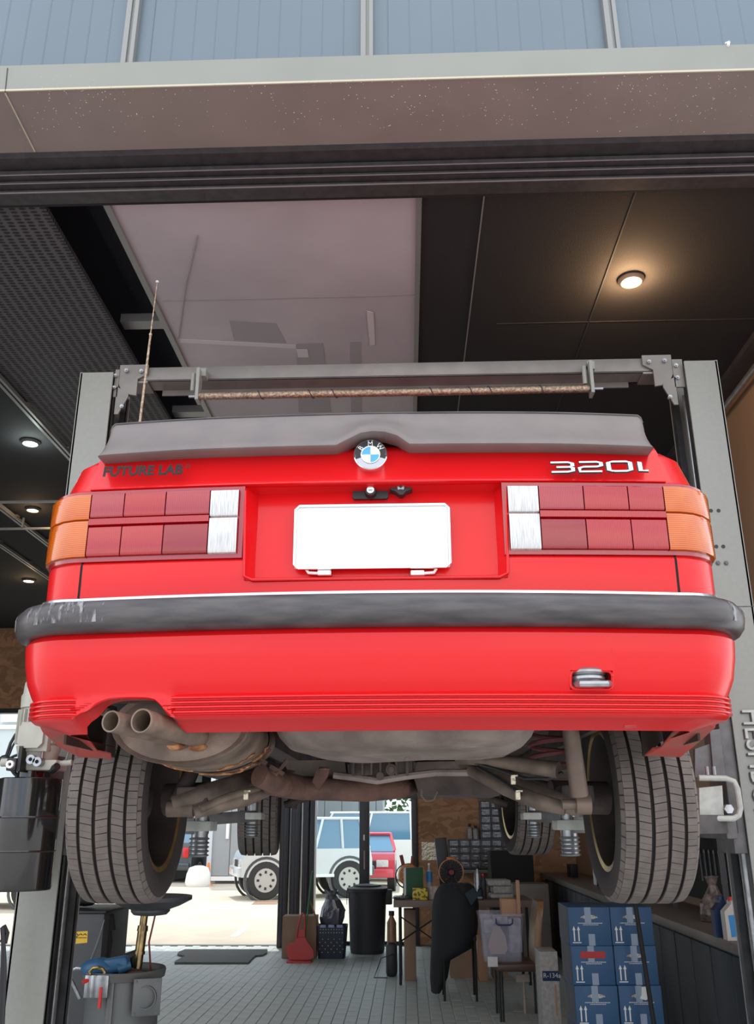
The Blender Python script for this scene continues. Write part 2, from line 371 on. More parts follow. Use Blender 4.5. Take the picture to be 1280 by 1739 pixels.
# pavers: the 300 nearest in view singly, the rest joined
pw, pl, gap = .11, .22, .004
pav = MB().bx(-pw/2+gap/2, pw/2-gap/2, -pl/2+gap/2, pl/2-gap/2, -.0115, 0, .003, 1)
proto = None; rest = MB(); cnt = 0
cands = []
for i in range(-58, 22):
    for j in range(0, 29):
        x = .02 + i*pw; y = 7.8 + j*pl + (pl/2 if i % 2 else 0)
        if y > BACK - pl/2 - .02 or x > XR - pw or x < XL + pw: continue
        cands.append((x, y))
vis = sorted([c for c in cands if c[1] > 8.6 and -2.55 < c[0] < .9], key=lambda c: c[1])[:300]
vs = set(vis)
for (x, y) in vis:
    if proto is None:
        proto = MB().bx(-pw/2+gap/2, pw/2-gap/2, -pl/2+gap/2, pl/2-gap/2, -.0115, 0, .003, 1).build('paver', M['paver'], smooth=False, base=(0, 0, 0)); proto.parent = fl; o = proto
    else:
        o = proto.copy(); COL.objects.link(o)
    o.location = (x, y, random.uniform(-.0012, .0008))
for (x, y) in cands:
    if (x, y) not in vs:
        z = random.uniform(-.0012, .0008); a, b = pw/2-gap/2, pl/2-gap/2
        rest.bx(x-a, x+a, y-b, y+b, -.0115, z)
rest.build('paving', M['paver'], fl, kind='stuff', smooth=False)
MB().bx(XL, XR, BACK-.08, BACK+.06, -.1, .004).build('trim_1', M['joint'], kind='structure', label='threshold strip of the rear opening')
MB().bx(-30, 30, BACK, 60, -.2, -.03).build('ground', M['asphalt'], kind='structure', label='sunlit pale concrete yard behind the workshop')
MB().bx(-30, 30, -14, 3.2, -.2, -.012).build('forecourt', M['apron'], kind='structure', label='concrete forecourt')
# ceiling
ce = MB().bx(.10, XR, 3.62, BACK, CEIL, CEIL+.1).bx(XL, -2.89, 3.62, BACK, CEIL, CEIL+.1).bx(-2.89, .10, 8.6, BACK, CEIL, CEIL+.1)
ceil = ce.build('ceiling', M['ceiling'], kind='structure')
MB().bx(XL-.2, XR+.2, 3.5, BACK+.9, CEIL+.75, CEIL+.85).build('roof_deck', M['dark'], kind='structure')
MB().bx(-2.89, -1.853, 3.62, 8.6, CEIL, CEIL+.03).build('perforated_panel', M['perf'], ceil, label='perforated black ceiling panel')
sh = MB().bx(-1.50, .088, 3.64, 8.6, CEIL, CEIL+.02).build('white_sheet', M['sheet'], ceil, label='large white sheet stretched across the ceiling bay')
fr = MB().bx(-1.535, -1.50, 3.64, 8.6, CEIL-.02, CEIL+.06).bx(.088, .118, 3.64, 8.6, CEIL-.02, CEIL+.06)
fr.build('sheet_frame', M['mullion'], ceil)
def on_ceil(pts, z=CEIL-.003): return [atz(x, y, z) for x, y in pts]
MB().poly(on_ceil([(389, 544), (468, 549), (486, 583), (397, 578), (393, 560)]), (0, 0, .002)).build('tape_patch', M['tape'], sh)
MB().poly(on_ceil([(503, 584), (548, 583), (562, 700), (507, 700)]), (0, 0, .0015)).build('tape_patch', M['tape'], sh)
MB().poly(on_ceil([(595, 580), (612, 580), (614, 700), (596, 700)]), (0, 0, .0025)).build('tape_patch', M['tape'], sh)
MB().poly(on_ceil([(306, 576), (502, 586), (502, 592), (306, 582)]), (0, 0, .002)).build('tape_strip', M['tapel'], sh)
MB().poly(on_ceil([(277, 511), (640, 503), (704, 500), (704, 501.5), (640, 504.5), (277, 512.5)]), (0, 0, .002)).build('crease', M['tape'], sh)
MB().poly(on_ceil([(622, 528), (634, 531), (637, 585), (628, 587)], CEIL-.007), (0, 0, .0025)).build('tape_strip', M['tapel'], sh)
MB().poly(on_ceil([(503, 594), (522, 594), (524, 607), (506, 607)], CEIL-.007), (0, 0, .0025)).build('tape_strip', M['tapel'], sh)
MB().tube(on_ceil([(335, 400), (326, 440), (316, 480), (311, 515), (308, 540), (303, 575)], CEIL-.006), .004, 6).build('cord', M['tape'], sh)
# joints and lines in the black ceiling
for i, (a, b) in enumerate((((829, 316), (775, 690)), ((1105, 310), (935, 690)))):
    p, q = on_ceil([a, b]); p.x = q.x = (p.x+q.x)/2
    MB().bx(p.x-.004, p.x+.004, 3.64, BACK-.02, CEIL-.004, CEIL+.005).build('seam_strip', M['mullion' if i == 0 else 'dark'], ceil)
MB().bx(.62, XR, 5.0, 5.008, CEIL-.003, CEIL+.01).build('seam_strip', M['track'], ceil)
# channels crossing the open recess
for k, (Y, x0, x1) in enumerate(((5.05, -1.86, -1.5), (6.42, -1.86, -1.5), (4.0, -1.86, -1.5))):
    MB().bx(x0, x1, Y, Y+.1, CEIL+(.10 if k < 2 else .3), CEIL+(.16 if k < 2 else .36)).build('ceiling_channel', M['mullion'], ceil)
MB().bx(-1.853, -1.535, 3.62, 8.6, CEIL+.42, CEIL+.45).build('recess_back', M['dark'], ceil)
# light tracks on the far left
def track_run(name, p, q, lab):
    MB().tube([p, q], .016, 6).build(name, M['shelf'], kind=None, label=lab, cat='rail')
for X, lb in ((-2.90, 'thin grey ceiling rail beside the perforated panel'), (-4.06, 'thin grey rail at the middle of the left ceiling'), (-4.61, 'leftmost thin grey rail under the ceiling')):
    m_ = MB().bx(X-.012, X+.012, 4.2, BACK-.3, CEIL-.05, CEIL-.02).bx(X+.03, X+.05, 4.2, BACK-.3, CEIL-.05, CEIL-.02)
    for k in range(12): m_.bx(X-.012, X+.05, 4.3+k*.85, 4.36+k*.85, CEIL-.03, CEIL)
    m_.build('ceiling_rail', M['mullion'], label=lb, cat='rail')
for Y, lb in ((7.85, 'thin cross rail under the left ceiling nearer the lift'), (8.65, 'thin cross rail under the left ceiling by the warm lamp')):
    m_ = MB().bx(-6, -2.93, Y, Y+.02, CEIL-.13, CEIL-.11)
    for k in range(4): m_.bx(-5.6+k*.8, -5.58+k*.8, Y, Y+.02, CEIL-.12, CEIL)
    m_.build('cross_rail', M['mullion'], label=lb, cat='rail')
# downlights
def downlight(p, m, lab, en, col, r=.06):
    t = thing('downlight', lab, 'lamp', (p.x, p.y, CEIL))
    ring = MB().lathe([(r*1.25, 0), (r*1.25, -.012), (r, -.03), (r*.93, -.03), (r*.93, -.005)], p, n=24); ring.build('trim_ring', M['track'], t)
    MB().lathe([(r*.92, -.010), (r*.85, -.026), (0, -.028)], p, n=24).build('bulb', m, t)
    l = bpy.data.lights.new('downlight_glow', 'POINT'); l.energy = en; l.color = col; l.shadow_soft_size = .05
    lo = bpy.data.objects.new('downlight_glow', l); COL.objects.link(lo); lo.parent = t; lo.location = (0, 0, -.10)
downlight(atz(1071, 473, CEIL), M['warm'], 'round warm downlight in the black ceiling above the right lift column', 22, (1, .6, .3), .062)
downlight(atz(52, 749, CEIL), M['cool'], 'round cool white downlight left of the lift column', 4, (.85, 1, .95), .065)
downlight(atz(56, 863, CEIL), M['warm'], 'warm downlight left of the left tail lamp', 2, (1, .65, .35), .06)
downlight(atz(49, 984, CEIL), M['warm'], 'warm downlight just above the left end of the bumper', 2, (1, .65, .35), .07)
# walls
MB().bx(XR, XR+.12, 3.5, BACK, -.1, CEIL+.05).build('wall_right', M['ply'], kind='structure')
MB().bx(XR-.03, XR, 3.7, BACK, 2.9, 2.93).build('trim_2', M['shelf'], kind='structure')
MB().tube([(XR-.07, 3.7, CEIL-.12), (XR-.07, 13.9, CEIL-.12)], .022, 10).build('conduit', M['steel'], label='steel conduit along the top of the right wall', cat='pipe')
MB().bx(XR-.16, XR, 3.65, 13.95, CEIL-.045, CEIL-.001).build('trim_3', M['track'], kind='structure')
MB().bx(XL-.12, XL, 3.5, BACK, -.1, CEIL+.05).build('wall_left', M['wallgrey'], kind='structure')
wb = MB().bx(.13, XR+.1, BACK, BACK+.12, -.1, 3.39).bx(XL-.1, XR+.1, BACK, BACK+.12, 3.39, CEIL+.05).build('wall_back', M['osb'], kind='structure')
MB().bx(XL, .13, BACK-.03, BACK+.14, 3.33, 3.40).build('trim_4', M['frame'], kind='structure')
MB().bx(XL-.3, XR+.4, BACK+.12, BACK+1.35, CEIL+.4, CEIL+.55).build('added_shade_canopy', M['track'], kind='structure')  # unseen eave added to keep the sun off the rear threshold
# rear glass with frames
wn = thing('window_1', 'left clear pane beside the folded door stack', 'window', (-1.0, BACK, 0)); wn['kind'] = 'structure'
MB().bx(-1.36, -.72, BACK+.02, BACK+.03, .02, 3.33).build('pane', M['glass'], wn)
MB().bx(-1.36, -.72, BACK-.01, BACK+.05, 0, .05).build('window_frame', M['frame'], wn)
wn2 = thing('window_2', 'right clear pane between the dark posts', 'window', (-.3, BACK, 0)); wn2['kind'] = 'structure'
MB().bx(-.57, .06, BACK+.02, BACK+.03, .02, 3.33).build('pane', M['glass'], wn2)
MB().bx(-.57, .06, BACK-.01, BACK+.05, 0, .05).build('window_frame', M['frame'], wn2)
post = MB().bx(-.72, -.57, BACK-.05, BACK+.07, 0, 3.33, .008).build('door_post', M['frame'], kind='structure', label='dark middle door post with a handle')
MB().bx(-.655, -.635, BACK-.075, BACK-.05, 1.02, 1.28, .006).build('handle', M['beige'], post)
MB().bx(-.66, -.64, BACK-.065, BACK-.05, 1.42, 1.5).build('lock', M['steel'], post)
MB().bx(.06, .15, BACK-.05, BACK+.10, 0, 3.33, .008).build('door_post', M['frame'], kind='structure', label='dark right door post beside the strand board')
# folded door stack
fs = thing('door_1', 'stack of folded dark framed doors', 'door', (-1.62, BACK, 0)); fs['kind'] = 'structure'
for k, x in enumerate((-1.88, -1.72, -1.545, -1.44)):
    wd = (.13, .14, .09, .075)[k]
    l_ = MB().bx(x, x+wd, BACK-.30, BACK+.02, 0, 3.33, .006)
    l_.bx(x+wd*.3, x+wd*.42, BACK-.31, BACK-.29, 0, 3.3).bx(x+wd*.65, x+wd*.75, BACK-.31, BACK-.29, 0, 3.3)
    l_.build('door_leaf', M['frame'], fs)

# ---------------- front header, track, facade
S = CH + 3.12; YF, YB = 3.065, 3.45
hd = MB().bx(-5, 5, YF, YB, S, S+.004).bx(-5, 5, YF, YB, S+.141, S+.145).build('header', M['soffit'], kind='structure', label='grey metal header box over the opening, brown bounce tint in its colour')
MB().bx(-5, 5, YF-.004, YF+.002, S-.004, S+.006).build('header_lip', M['caulk'], hd)
MB().bx(-5, 5, YF-.002, YF+.003, S, S+.145).build('front_face', M['front'], hd)
p0, p1 = atz(9, 158, S-.003), atz(59, 257, S-.003)
MB().tube([p0, p1], .004, 5).build('sealant_line', M['caulk'], hd)
q = at(13, 115, YF-.002); MB().tube([at(13, 116, YF-.002), at(9, 156, YF-.002)], .003, 5).build('joint', M['track'], hd)
dr = MB()
for k in range(420):
    u = random.random(); px = random.uniform(20, 1275)
    py = 150 + (random.random()**1.3)*85 - (px-10)*.025
    if random.random() < .35: px = random.gauss(random.choice((700, 830, 1180, 1090, 130)), 40)
    p = atz(px, py, S-.001); r = random.uniform(.0012, .0034)
    dr.add([p+Vector((r*math.cos(a*1.2566), r*math.sin(a*1.2566), 0)) for a in range(5)] + [p+Vector((0, 0, -.002))], [[i, (i+1) % 5, 5] for i in range(5)])
dr.build('water_drops', M['speck'], hd, kind='stuff')
# track profiles below the header
tr = thing('door_track', 'dark bronze sliding door track under the header', 'track', (0, 3.55, S-.2)); tr['kind'] = 'structure'
z0 = CH + 2.985
MB().bx(-5, 5, 3.45, 3.66, z0+.10, S).build('upper_channel', M['track'], tr)
MB().bx(-5, 5, 3.52, 3.58, z0+.055, z0+.085).bx(-5, 5, 3.55, 3.64, z0+.028, z0+.046).bx(-5, 5, 3.585, 3.67, z0, z0+.020).build('rail', M['track'], tr)
MB().bx(-5, 5, 3.517, 3.522, z0+.055, z0+.061).bx(-5, 5, 3.547, 3.552, z0+.028, z0+.033).bx(-5, 5, 3.58, 3.587, z0, z0+.006).build('rail_edge', M['trackl'], tr)  # paler lines along the rail edges
MB().bx(-5, 5, 3.60, 3.70, z0+.01, CEIL+.9).build('track_backing', M['ceiling'], tr)
# cladding
fz0, fz1, YW = S+.12, 9.4, 3.16
wf = thing('wall_front', 'blue grey ribbed wall cladding above the header', 'wall', (0, YW, fz0)); wf['kind'] = 'structure'
mx = [-4.6, -3.485, -2.37, -1.255, -.14, .99, 2.12, 3.25, 4.4]
for a, b in zip(mx[:-1], mx[1:]):
    pn = MB(); n_ = 11; st = (b-a)/n_
    rows = []
    for k in range(n_):
        x = a+k*st
        rows += [(x, 0), (x+st-.012, 0), (x+st-.006, .003), (x+st-.002, .001)]
    rows.append((b, 0))
    pn.grid([[Vector((x, YW+d, fz0)) for x, d in rows], [Vector((x, YW+d, fz1)) for x, d in rows], [Vector((x, YW+.1, fz1)) for x, d in rows]])
    pn.build('wall_panel', M['clad'], wf, smooth=False)
for x in mx:
    MB().bx(x-.027, x-.004, YW-.035, YW+.01, fz0, fz1).bx(x-.004, x+.012, YW-.022, YW+.01, fz0, fz1).bx(x+.012, x+.03, YW-.035, YW+.01, fz0, fz1).build('mullion', M['mullion'], wf)
    MB().bx(x-.035, x+.035, YW-.08, YW, fz0+.026, fz0+.034).build('mullion_foot', M['mullion'], wf)
MB().tube([at(1236, 78, 3.06), at(1237, 72, 3.07), at(1232, 74, 3.08)], .007, 6).build('hook', M['white'], wf)

# ================================================================ TWO POST LIFT
LY = 4.08
lift = thing('two_post_lift', 'pale grey green two post lift holding up the red car', 'car lift', (-.03, LY, 0))
XLo, XLi, XRi, XRo = -1.685, -1.51, 1.455, 1.625
ztop = zy(632, LY, 160)
for side, xo, xi in (('l', XLo, XLi), ('r', XRo, XRi)):
    s_ = 1 if xi > xo else -1; zt = ztop if side == 'l' else zy(612, LY, 1180)
    cm = MB()
    cm.bx(min(xo, xi), max(xo, xi), LY, LY+.012, 0, zt, .004)            # face towards camera
    cm.bx(min(xo, xo+s_*.012), max(xo, xo+s_*.012), LY, LY+.30, 0, zt)
    cm.bx(min(xo, xi), max(xo, xi), LY+.288, LY+.30, 0, zt)
    cm.bx(min(xo-.08, xi+.08), max(xo+.08, xi), LY-.06, LY+.36, 0, .02)
    c_ = cm.build('column', M['lift'], lift)
    rm = MB()
    for y0 in (LY+.004, LY+.232): rm.bx(min(xi, xi-s_*.03), max(xi, xi-s_*.03), y0+.010, y0+.026, .1, zt-.02).bx(min(xi-s_*.012, xi), max(xi-s_*.012, xi), y0+.012, y0+.055, .1, zt-.02)
    rm.build('guide_rail', M['liftdk'], c_)
    MB().bx(min(xo, xi)+.02, max(xo, xi)-.005, LY+.10, LY+.11, .1, zt-.02).build('inner_web', M['liftdk'], c_)
    MB().cyl((xi-s_*.05, LY+.20, .2), (xi-s_*.05, LY+.20, 2.0), .028, n=14).cyl((xi-s_*.05, LY+.20, 2.0), (xi-s_*.05, LY+.20, zt-.1), .012, n=8).build('ram', M['steel'], c_)
colr = [o for o in lift.children if o.name.startswith('column')][1]
# slots and bolts on right column
hm = MB()
for (x, y) in ((1207, 867), (1220, 867), (1216, 928), (1228, 928)): p = at(x, y, LY-.002); hm.cyl(p, p+Vector((0, .006, 0)), .0095, n=12)
hm.build('slot_hole', M['black'], colr)
bm_ = MB()
for (x, y) in ((1219, 956), (1233, 956)): p = at(x, y, LY-.004); bm_.cyl(p, p+Vector((0, .01, 0)), .012, n=6).cyl(p-Vector((0, .004, 0)), p, .007, n=10)
bm_.build('bolt', M['liftarm'], colr)
zj = zy(1030, LY, 1250)
MB().bx(XRi, XRo, LY-.002, LY, zj-.0015, zj+.0015).build('panel_joint', M['liftdk'], colr)
# raised letters on the right column, read from top to bottom
for side in (1,):
    tx = text_mb('HESHBON', .128, .004, 3)
    xs = [v.x for v in tx.v]; L_ = max(xs)-min(xs); want = .485
    sx = want / L_
    ptop = at(1272, 1206, LY-.006)
    for v in tx.v: v.x *= sx; v.y *= 1.02
    mt = Matrix.Translation((ptop.x+.004, LY-.005, ptop.z - want/2)) @ Matrix.Rotation(R(90), 4, 'X') @ Matrix.Rotation(R(-90), 4, 'Z')
    bk_ = MB(); bk_.v = [Vector((v.x, v.y, v.z)) for v in tx.v]; bk_.f = [list(f) for f in tx.f]
    bk_.xf(Matrix.Translation((-.004, .002, -.004)) @ mt).build('letter_shadow', M['liftdk'], colr)  # dark offset copy drawn as the shadow of the letters
    tx.xf(Matrix.Translation((0, -.006, 0)) @ mt).build('lettering', M['padw'], colr, label='raised pale letters HESHBON running down the column')
# crossbeam
beam = MB(); za = zy(617, LY+.05, 640); zb = zy(640, LY+.05, 640)
xa, xb = at(205, 630, LY+.05).x, at(1138, 610, LY+.05).x
beam.bx(xa, xb, LY+.05, LY+.062, zb, za, .002).bx(xa, xb, LY+.05, LY+.17, zb, zb+.006).bx(xa, xb, LY+.16, LY+.17, zb, za).bx(xa+.2, xb-.2, LY+.16, LY+.17, zb-.03, za)
beam.build('crossbeam', M['beam'], lift)
for side in (0, 1):
    g = MB(); s_ = -1 if side else 1; xq = xb if side else xa; xc = XRi if side else XLi
    X = lambda a: xq + s_*a
    pts = [(X(0), za+.01), (X(.15), za+.01), (X(.15), zb+.035), (X(.10), zb+.005), (X(.10), zb-.09), (X(.03), zb-.08), (X(0), zb-.02)]
    g.poly([(a, LY+.035, b) for a, b in pts], (0, .012, 0))
    g.bx(min(X(.03), X(.15)), max(X(.03), X(.15)), LY+.047, LY+.17, zb-.012, zb-.002)
    g.bx(min(X(0), xc), max(X(0), xc)+.001, LY+.03, LY+.042, zb-.10, za-.02)
    g.poly([(X(-.005), LY+.03, zb-.04), (X(.06), LY+.03, zb-.08), (X(.06), LY+.03, zb-.10), (X(.015), LY+.03, zb-.2), (X(-.005), LY+.03, zb-.2)], (0, .01, 0))
    gb = g.build('beam_bracket', M['beam'], lift)
    b2 = MB()
    for (a, b) in ((.04, za-.03), (.12, za-.035), (-.015, za-.06), (-.015, zb-.05), (.035, zb-.16)): b2.cyl((X(a), LY+.018, b), (X(a), LY+.036, b), .011, n=6).cyl((X(a), LY+.01, b), (X(a), LY+.02, b), .006, n=8)
    b2.build('bolt', M['steel'], gb)
# shut-off bar wrapped in foil
pa, pb = at(337, 673, LY-.02), at(1000, 660, LY-.02)
bar = MB().cyl(pa, pb, .0205, n=18).build('shutoff_bar', M['copper'], lift, label='foil wrapped brown shut-off bar')
MB().cyl(pa-Vector((.05, 0, 0)), pb+Vector((.07, 0, 0)), .008, n=10).build('bar_rod', M['steel'], bar)
wr = MB()
for f in (.16, .29, .35, .60, .70, .75, .88):
    c = pa.lerp(pb, f); wr.tube([c+Vector((-.03+.06*k/10, .0225*math.cos(k*.7), .0225*math.sin(k*.7))) for k in range(11)], .0025, 5)
wr.build('wrap_edge', M['dark'], bar)
for p, hh in ((at(337, 655, LY-.02), 1), (at(1003, 645, LY-.02), 1)):
    g = MB().bx(p.x-.008, p.x+.008, LY-.05, LY+.02, pa.z-.03, zb+.02).bx(p.x-.008, p.x+.03, LY-.005, LY+.05, zb-.005, zb+.04)
    g.cyl((p.x-.03, LY-.02, zb+.0), (p.x-.03, LY-.02, pa.z+.03), .012, n=10)
    g.build('bar_hanger', M['lift'], lift)

# power unit
PYY = 3.84
pu = MB(); 
def pc(x, y, Y=PYY): return at(x, y, Y)
ax = pc(58, 1240).x
def cylx(y0, y1, r, m=None, mb=None, dx=0, n=28, r1=None):
    return (mb or MB()).cyl((ax+dx, PYY, zy(y1, PYY, 50)), (ax+dx, PYY, zy(y0, PYY, 50)), r, r1, n=n)
mot = MB().cyl((ax+.03, PYY, zy(1268, PYY, 60)), (ax+.03, PYY, zy(1204, PYY, 60)), .082, n=28)
mot.lathe([(.092, 0), (.094, .05), (.088, .06), (.086, .105), (.074, .125), (0, .13)], (ax+.028, PYY, zy(1204, PYY, 60)), n=28)
for k in range(28):
    a = k*2*math.pi/28; mot.box((ax+.03+.09*math.cos(a), PYY+.09*math.sin(a), (zy(1268, PYY, 60)+zy(1204, PYY, 60))/2), (.022, .005, .14), a)
mot.cyl((ax+.03, PYY, zy(1296, PYY, 60)), (ax+.03, PYY, zy(1268, PYY, 60)), .075, .092, n=28)
pu_o = mot.build('power_unit', M['motor'], lift, label='cream grey electric pump motor')
ctl = MB(); cp = pc(52, 1248, PYY-.12); 
oc = [(-.052, -.033), (-.052, .033), (-.034, .052), (.034, .052), (.052, .033), (.052, -.033), (.034, -.052), (-.034, -.052)]
ctl.poly([(cp.x+a, cp.y, cp.z+b) for a, b in oc], (0, .03, 0)).box((cp.x+.004, cp.y+.055, cp.z-.004), (.122, .06, .122), None, .006)
ctl.build('control_box', M['motor'], pu_o)
MB().bx(ax-.06, ax+.14, PYY-.07, PYY+.06, zy(1310, PYY, 60), zy(1292, PYY, 60), .008).cyl((ax-.10, PYY-.05, zy(1296, PYY, 50)), (ax-.05, PYY-.05, zy(1296, PYY, 50)), .017, n=14).cyl((ax+.14, PYY-.03, zy(1298, PYY, 50)), (ax+.19, PYY-.03, zy(1296, PYY, 50)), .012, n=10).build('valve_block', M['motor'], pu_o)
v2 = MB()
for dx, y in ((.065, 1290), (.093, 1294)):
    z = zy(y, PYY-.09, 60); v2.cyl((ax+dx-.02, PYY-.11, z), (ax+dx-.02, PYY-.06, z), .019, n=16, inner=.008)
v2.cyl((ax+.08, PYY-.08, zy(1294, PYY, 60)), (ax+.08, PYY-.08, zy(1278, PYY, 60)), .006, n=8)
v2.build('valve_port', M['steel'], pu_o)
z = zy(1297, PYY-.12, 45)
MB().bx(ax-.04, ax+.0, PYY-.14, PYY-.05, z-.028, z+.022, .004).bx(ax, ax+.014, PYY-.13, PYY-.06, z-.03, z+.07).build('solenoid', M['black'], pu_o)
MB().cyl((ax-.02, PYY-.155, z-.004), (ax-.02, PYY-.13, z-.004), .016, n=16, inner=.007).build('solenoid_nut', M['white'], pu_o)
zt_, zb_ = zy(1322, PYY, 60), zy(1511, PYY, 45)
ta = MB().lathe([(.125, zb_-zt_), (.128, zb_-zt_+.01), (.128, -.004), (.118, 0), (0, 0)], (ax+.018, PYY-.01, zt_), n=40)
for f in (.36, .66): ta.lathe([(.1285, -.004), (.1305, 0), (.1285, .004)], (ax+.018, PYY-.01, zt_+(zb_-zt_)*f), n=40)
ta.cyl((ax+.01, PYY, zt_), (ax+.01, PYY, zy(1310, PYY, 60)), .055, n=20)
ta.build('oil_tank', mat('gloss_black_tank', (.012, .011, .011), .16, coat=.6), lift)
MB().bx(ax-.03, ax+.06, PYY+.08, LY, zy(1300, PYY, 60)-.05, zy(1300, PYY, 60)+.05).build('mount_plate', M['liftarm'], lift)
zt2 = zt_
MB().cyl((ax+.115, PYY-.05, zt2+.03), (ax+.145, PYY-.07, zt2+.045), .016, n=10).build('filler_cap', M['black'], pu_o)
hs = MB().tube([pc(35, 1240), pc(26, 1248), pc(18, 1262), pc(12, 1280), pc(8, 1290)], .007, 8).tube([pc(37, 1244), pc(29, 1254), pc(21, 1268), pc(14, 1286), pc(11, 1291)], .005, 8)
hs.tube([pc(10, 1291), pc(16, 1300), pc(24, 1312), pc(32, 1320)], .009, 8).tube([pc(10, 1291), pc(24, 1284), pc(36, 1280), pc(45, 1276)], .006, 8)
hs.build('hose', M['black'], lift)
MB().ball(pc(8, 1290), .025, (1, .8, .8), 10).build('hose_clamp', M['black'], lift)
MB().tube([pc(104, 1295), pc(112, 1290), pc(116, 1276), pc(120, 1262)], .005, 8).build('hydraulic_line', M['steel'], lift)

# lift arms, pads, carriages
def pad(px, py, Y, w=.12, name='lift_arm', col=None):
    pass
zarm = zy(1403, 3.3, 340)
for s_, xc in ((-1, XLi), (1, XRi)):
    cx = xc - s_*.055
    ca = MB().bx(min(cx, xc+s_*.04), max(cx, xc+s_*.04), LY+.02, LY+.25, zarm-.12, zarm+.75, .006)
    ca.bx(min(cx-s_*.05, cx), max(cx-s_*.05, cx), LY-.05, LY+.32, zarm-.06, zarm+.06, .008)
    car_ = ca.build('carriage', M['liftarm'], lift)
    gd = MB()
    for k in range(5 if s_ > 0 else 1): gd.box((cx-s_*.01, LY-.005, zarm+.66-k*.014), (.03, .02, .006))
    gd.build('gear_teeth', M['liftdk'], car_)
    for (px, py, Y) in (((340, 1402, 3.38), (428, 1386, 4.78)) if s_ < 0 else ((965, 1399, 3.38), (905, 1386, 4.78))):
        p = at(px, py, Y); root = Vector((cx-s_*.03, LY+(.02 if Y < LY else .24), zarm))
        tip = Vector((p.x, p.y, zarm + (.0 if Y < 4 else p.z-zarm)))
        d = (tip-root); L = d.length; rot = d.to_track_quat('X', 'Z').to_matrix().to_4x4()
        a_ = MB().box(root+d*.28, (L*.62, .09, .075), rot, .004).box(root+d*.70, (L*.62, .066, .055), rot, .003)
        ar = a_.build('lift_arm', M['liftarm'], lift)
        h = MB().box(tip, (.10 if Y < 4 else .115, .12, .034), None, .004).build('pad_carrier', M['padw'], ar)
        sp = MB().cyl(tip-Vector((0, 0, .10)), tip+Vector((0, 0, .10)), .030, n=16)
        for k in range(5): sp.lathe([(.030, -.005), (.038, 0), (.030, .005)], tip-Vector((0, 0, .043+k*.014)), n=16)
        sp.build('screw', M['steel'], ar)
        MB().cyl(tip+Vector((0, 0, .09)), tip+Vector((0, 0, .125)), .06, n=20).build('rubber_pad', M['black'], ar)
# guard loop and bracket at the right carriage
lp = [(1186, 1321), (1232, 1322), (1246, 1327), (1252, 1340), (1257, 1372), (1254, 1385), (1246, 1390), (1215, 1390)]
MB().tube([at(x, y, LY-.09) for x, y in lp], .0125, 10).build('foot_guard', M['padw'], lift)
MB().poly([at(x, y, LY-.07) for x, y in ((1187, 1338), (1226, 1334), (1229, 1384), (1188, 1392))], (0, .14, 0)).build('arm_head', M['padw'], lift)
MB().poly([at(x, y, LY-.05) for x, y in ((1205, 1240), (1222, 1238), (1232, 1318), (1212, 1318))], (0, .06, 0)).poly([at(x, y, LY-.03) for x, y in ((1180, 1272), (1208, 1262), (1212, 1320), (1180, 1320))], (0, .03, 0)).build('carriage_plate', M['liftarm'], lift)
bb = MB()
for x in (1201, 1213): p = at(x, 1316, LY-.09); bb.cyl(p, p+Vector((0, 0, .035)), .008, n=8)
p = at(1234, 1374, LY-.06); bb.cyl(p, p+Vector((.0, -.03, 0)), .02, n=6)
bb.build('guard_bolt', M['steel'], lift)

# ================================================================ RED CAR
X0 = -.070
car = thing('car', 'red two door sedan raised on the lift, seen from behind and below', 'car', (X0, 3.9, 1.42))

class UP:   # plan path: left side end -> rear -> right side end, s = 0 on the centre line
    def __init__(s, W, Y0, Rc, Ye, bow=.03, n=14):
        h = []
        m = 24; xe = W-Rc
        for i in range(m+1): x = xe*i/m; h.append((x, Y0+bow*(x/xe)**2))
        yb = Y0+bow
        for i in range(1, n+1):
            a = -math.pi/2 + (math.pi/2)*i/n; h.append((xe+Rc*math.cos(a), yb+Rc+Rc*math.sin(a)))
        for i in range(1, 9): h.append((W, yb+Rc+(Ye-yb-Rc)*i/8))
        s.h = h; s.l = [0]
        for a, b in zip(h[:-1], h[1:]): s.l.append(s.l[-1]+math.hypot(b[0]-a[0], b[1]-a[1]))
        s.L = s.l[-1]
    def pt(s, t):
        sg = -1 if t < 0 else 1; t = min(abs(t), s.L-1e-6)
        k = 0
        while s.l[k+1] < t: k += 1
        f = (t-s.l[k])/(s.l[k+1]-s.l[k]); a, b = s.h[k], s.h[k+1]
        # smoothed tangent
        def tg(k):
            i0, i1 = max(k-1, 0), min(k+1, len(s.h)-1); return Vector((s.h[i1][0]-s.h[i0][0], s.h[i1][1]-s.h[i0][1])).normalized()
        T = (tg(k).lerp(tg(k+1), f)).normalized()
        return Vector((sg*(a[0]+(b[0]-a[0])*f)+X0, a[1]+(b[1]-a[1])*f, 0)), Vector((sg*T.y, -T.x, 0))
    def sx(s, x):   # arc length at lateral x on the rear
        for k in range(len(s.h)-1):
            if s.h[k+1][0] >= x: return s.l[k]+(s.l[k+1]-s.l[k])*(x-s.h[k][0])/max(1e-9, s.h[k+1][0]-s.h[k][0])
        return s.L
